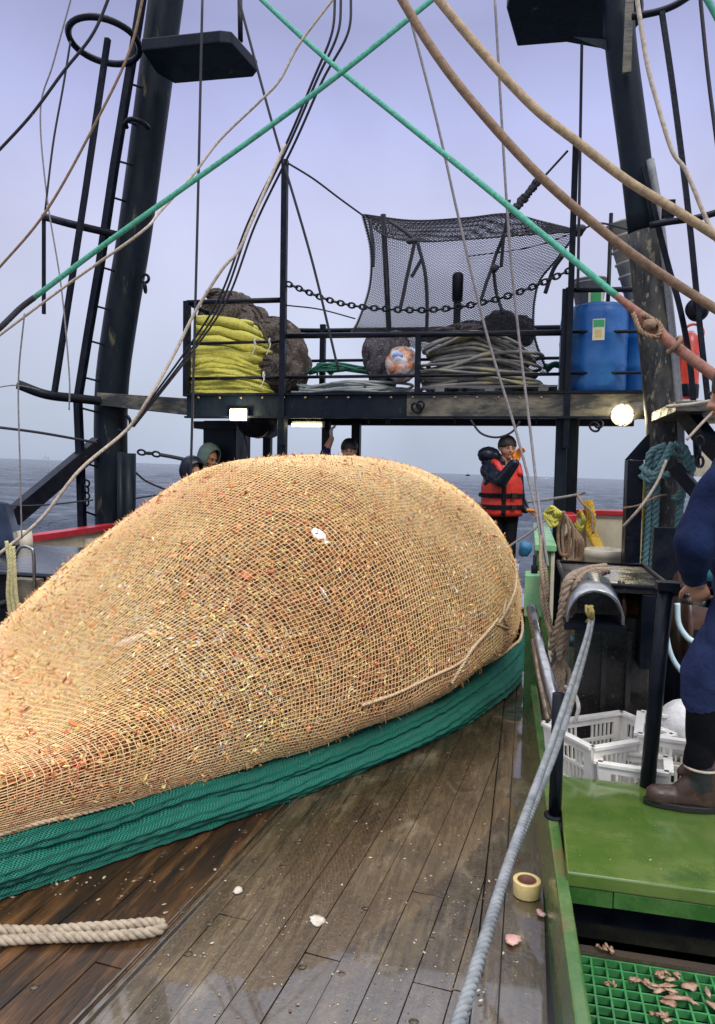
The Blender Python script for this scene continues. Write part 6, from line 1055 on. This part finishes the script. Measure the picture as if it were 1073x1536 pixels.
    # two hooded men
    for (px, py, Y, m_, lab, fx) in ((315, 669, 8.3, mat('grey_green_hoodie', (.13, .19, .18), (.09, .13, .13), rough=.9, sc=12, bump=.012, bsc=12), 'crouched man in a grey green hood behind the net bag', .75), (289, 688, 8.0, RAIN, 'man in a black hood beside the man in the grey green hood', .5)):
        b = P(px, 700, Y); z0 = P(px, py, Y).z-1.77; ro = thing('person', (b.x, Y, z0), lab, 'person'); ORG[ro.name] = Vector(); ff = Vector((1.0, -.35-.1*fx, -.55)).normalized(); cr_ = -z0
        hs, k = head((.02, -.05, 1.63), ff, 0); S = [(tuple(a), tuple(c), ra, rb, mi) for a, c, ra, rb, mi in torso(1)]+hs+[((0, .01, 1.44), (.01, -.02, 1.55), .06, .056, 0)]
        # crouched legs: feet on the deck at local z = -z0
        for q in (-1, 1): S += [((q*.09, .02, .95), (q*.14, -.36*min(1, cr_*3+.25), .55+cr_*.5), .105, .075, 2), ((q*.14, -.36*min(1, cr_*3+.25), .55+cr_*.5), (q*.13, .04, cr_+.10), .07, .05, 2), ((q*.13, .05, cr_+.06), (q*.15, -.13, cr_+.045), .05, .043, 3)]
        S += arm((-.18, 0, 1.40), (-.26, -.05, 1.14), (-.18, -.26, 1.02), .062, 1)+hand((-.18, -.26, 1.02), (.3, -1, -.2), (0, 0, -1), 4)+arm((.18, 0, 1.40), (.26, -.05, 1.14), (.18, -.26, 1.02), .062, 1)+hand((.18, -.26, 1.02), (-.3, -1, -.2), (0, 0, -1), 4, 1, .5, -1)
        finish(ro, S, [SKIN, m_, BLK, RUBBER, ORANGE_G], .009); face(ro, k)
        mb = MB(); vs = []; fs = []; n = 26; m = 14            # hood open at the face
        for i in range(m+1):
            bb = math.pi*.72*i/m
            for j in range(n): a = 2*math.pi*j/n; vs.append(k(.118*math.sin(bb)*math.cos(a), -.045+.13-.13*(1+math.cos(math.pi-bb))*1.0 if 0 else -.02-.135*math.cos(bb), .01+.132*math.sin(bb)*math.sin(a)+(.02 if math.sin(a) > 0 else -.02*math.sin(bb))))
        for i in range(m):
            for j in range(n): fs.append((i*n+j, i*n+(j+1) % n, (i+1)*n+(j+1) % n, (i+1)*n+j))
        mb.add(vs, fs, True); mb.build('hood', m_, ro, solid=.012)
    # the man in blue at the right edge: facing left, standing on the green step
    Y = 3.22; Q = lambda x, y, Y_=Y: tuple(P(x, y, Y_)); ro = thing('person', (P(1060, 1200, Y).x, Y, .23), 'man in navy sweater and blue trousers standing on the green step, cut by the frame', 'person'); ORG[ro.name] = Vector(); O = Vector(ro.location)
    loc = lambda x, y, Y_=Y: tuple(P(x, y, Y_)-O); v = lambda a, b_: tuple(Vector(a)+Vector(b_))
    hip = Vector(loc(1128, 880)); hip.z = .90; ch = hip+Vector((-.05, 0, .42)); hd = ch+Vector((-.04, 0, .37)); S = []
    S += [(hip+Vector((0, -.06, .02)), hip+Vector((0, .06, .02)), .13, .13, 2), (hip+Vector((-.01, -.06, .13)), hip+Vector((-.01, .06, .13)), .135, .135, 1), (hip+Vector((-.03, -.08, .27)), hip+Vector((-.03, .08, .27)), .135, .135, 1), (ch+Vector((0, -.12, 0)), ch+Vector((0, .12, 0)), .125, .125, 1), (ch+Vector((.01, -.17, .08)), ch+Vector((.01, .17, .08)), .07, .07, 1), (ch+Vector((0, 0, .1)), ch+Vector((-.03, 0, .25)), .065, .058, 0)]
    hs, k = head(hd, (-1, -.1, -.15), 0); S += hs
    sh = Vector(loc(1098, 722, Y-.19)); el = Vector(loc(1044, 815, Y-.22)); wr = Vector(loc(1043, 868, Y-.08)); S += [(sh, el, .098, .082, 1), (el, wr+Vector((0, 0, .02)), .08, .055, 1), (wr+Vector((0, 0, .03)), wr+Vector((.01, .0, -.01)), .04, .032, 0)]+hand(wr, (.35, .35, -.85), (0, 1, .3), 0, 1.0, .55, -1)
    S += arm(tuple(ch+Vector((.01, .19, .07))), tuple(ch+Vector((.08, .24, -.22))), tuple(ch+Vector((.02, .20, -.44))), .085, 1)+hand(ch+Vector((.02, .20, -.44)), (-.3, -.1, -1), (0, -1, 0), 0)
    kn = Vector(loc(1066, 1010, Y-.02)); an = Vector(loc(1050, 1165, Y)); h1 = hip+Vector((-.02, -.07, -.02))
    S += [(h1, kn, .128, .102, 2), (kn, Vector(loc(1058, 1035, Y)), .10, .088, 2), (Vector(loc(1058, 1040, Y)), an+Vector((.0, 0, .06)), .074, .060, 3), (kn+Vector((-.0, 0, -.0)), Vector(loc(1053, 1046, Y)), .10, .080, 2)]
    k2 = kn+Vector((.24, .12, .02)); a2 = an+Vector((.30, .14, 0)); h2 = hip+Vector((.02, .08, -.02)); S += [(h2, k2, .125, .10, 2), (k2, k2+Vector((0, 0, -.1)), .10, .085, 2), (k2+Vector((0, 0, -.1)), a2+Vector((0, 0, .06)), .07, .058, 3)]
    boots = []
    for A in (an, a2):
        g = Vector((A.x, A.y, 0)); S += [(g+Vector((.0, 0, .06)), g+Vector((0, 0, .14)), .045, .045, 3)]
        boots.append(g)
    finish(ro, S, [SKIN, NAVY, BLUE, clothm('black_sock', (.003, .003, .005))], .0075, .026); face(ro, k); hairc(ro, k)
    for g in boots:
        me = cap_mesh([(g+Vector((.035, 0, .055)), g+Vector((-.10, -.0, .045)), .052, .044, 0), (g+Vector((-.10, 0, .045)), g+Vector((-.165, -.005, .045)), .045, .043, 0), (g+Vector((.02, 0, .07)), g+Vector((.005, 0, .175)), .056, .066, 0), (g+Vector((-.06, 0, .07)), g+Vector((-.01, 0, .11)), .045, .055, 0), (g+Vector((-.075, 0, .15)), g+Vector((-.055, 0, .17)), .016, .02, 0)], .006, 3); me.materials.append(LEATHER); me.materials.append(ELAST); me.materials.append(RUBBER)
        for pl in me.polygons:
            c = pl.center-g
            if -.045 < c.x < .035 and c.z > .085+abs(c.x)*.5 and abs(c.y) > .03: pl.material_index = 1
            if c.z < .03: pl.material_index = 2
        bo = bpy.data.objects.new('boot', me); col.objects.link(bo); bo.parent = ro; ORG[bo.name] = Vector()
        o_ = []; n = 30
        for j in range(n): a = 2*math.pi*j/n; o_.append(g+Vector((-.06+.155*math.cos(a), (.056 if math.cos(a) > -.2 else .052)*math.sin(a), .002)))
        MB().prism(o_, .026).build('boot_sole', RUBBER, bo, bevel=.004);         mb = MB(); mb.ring(g+Vector((.004, 0, .180)), (0, 0, 1), .066, .0055, 24, 8); mb.build('sock_cuff', R_BEIGE, bo)
    mb = MB(); mb.tube(smooth([hip+Vector((-.13, -.09, .03)), hip+Vector((-.08, -.17, .0)), hip+Vector((.02, -.20, -.06))], 6), .018, 8); mb.build('belt_strap', mat('pale_blue_strap', (.35, .5, .6), rough=.6), ro)
people()
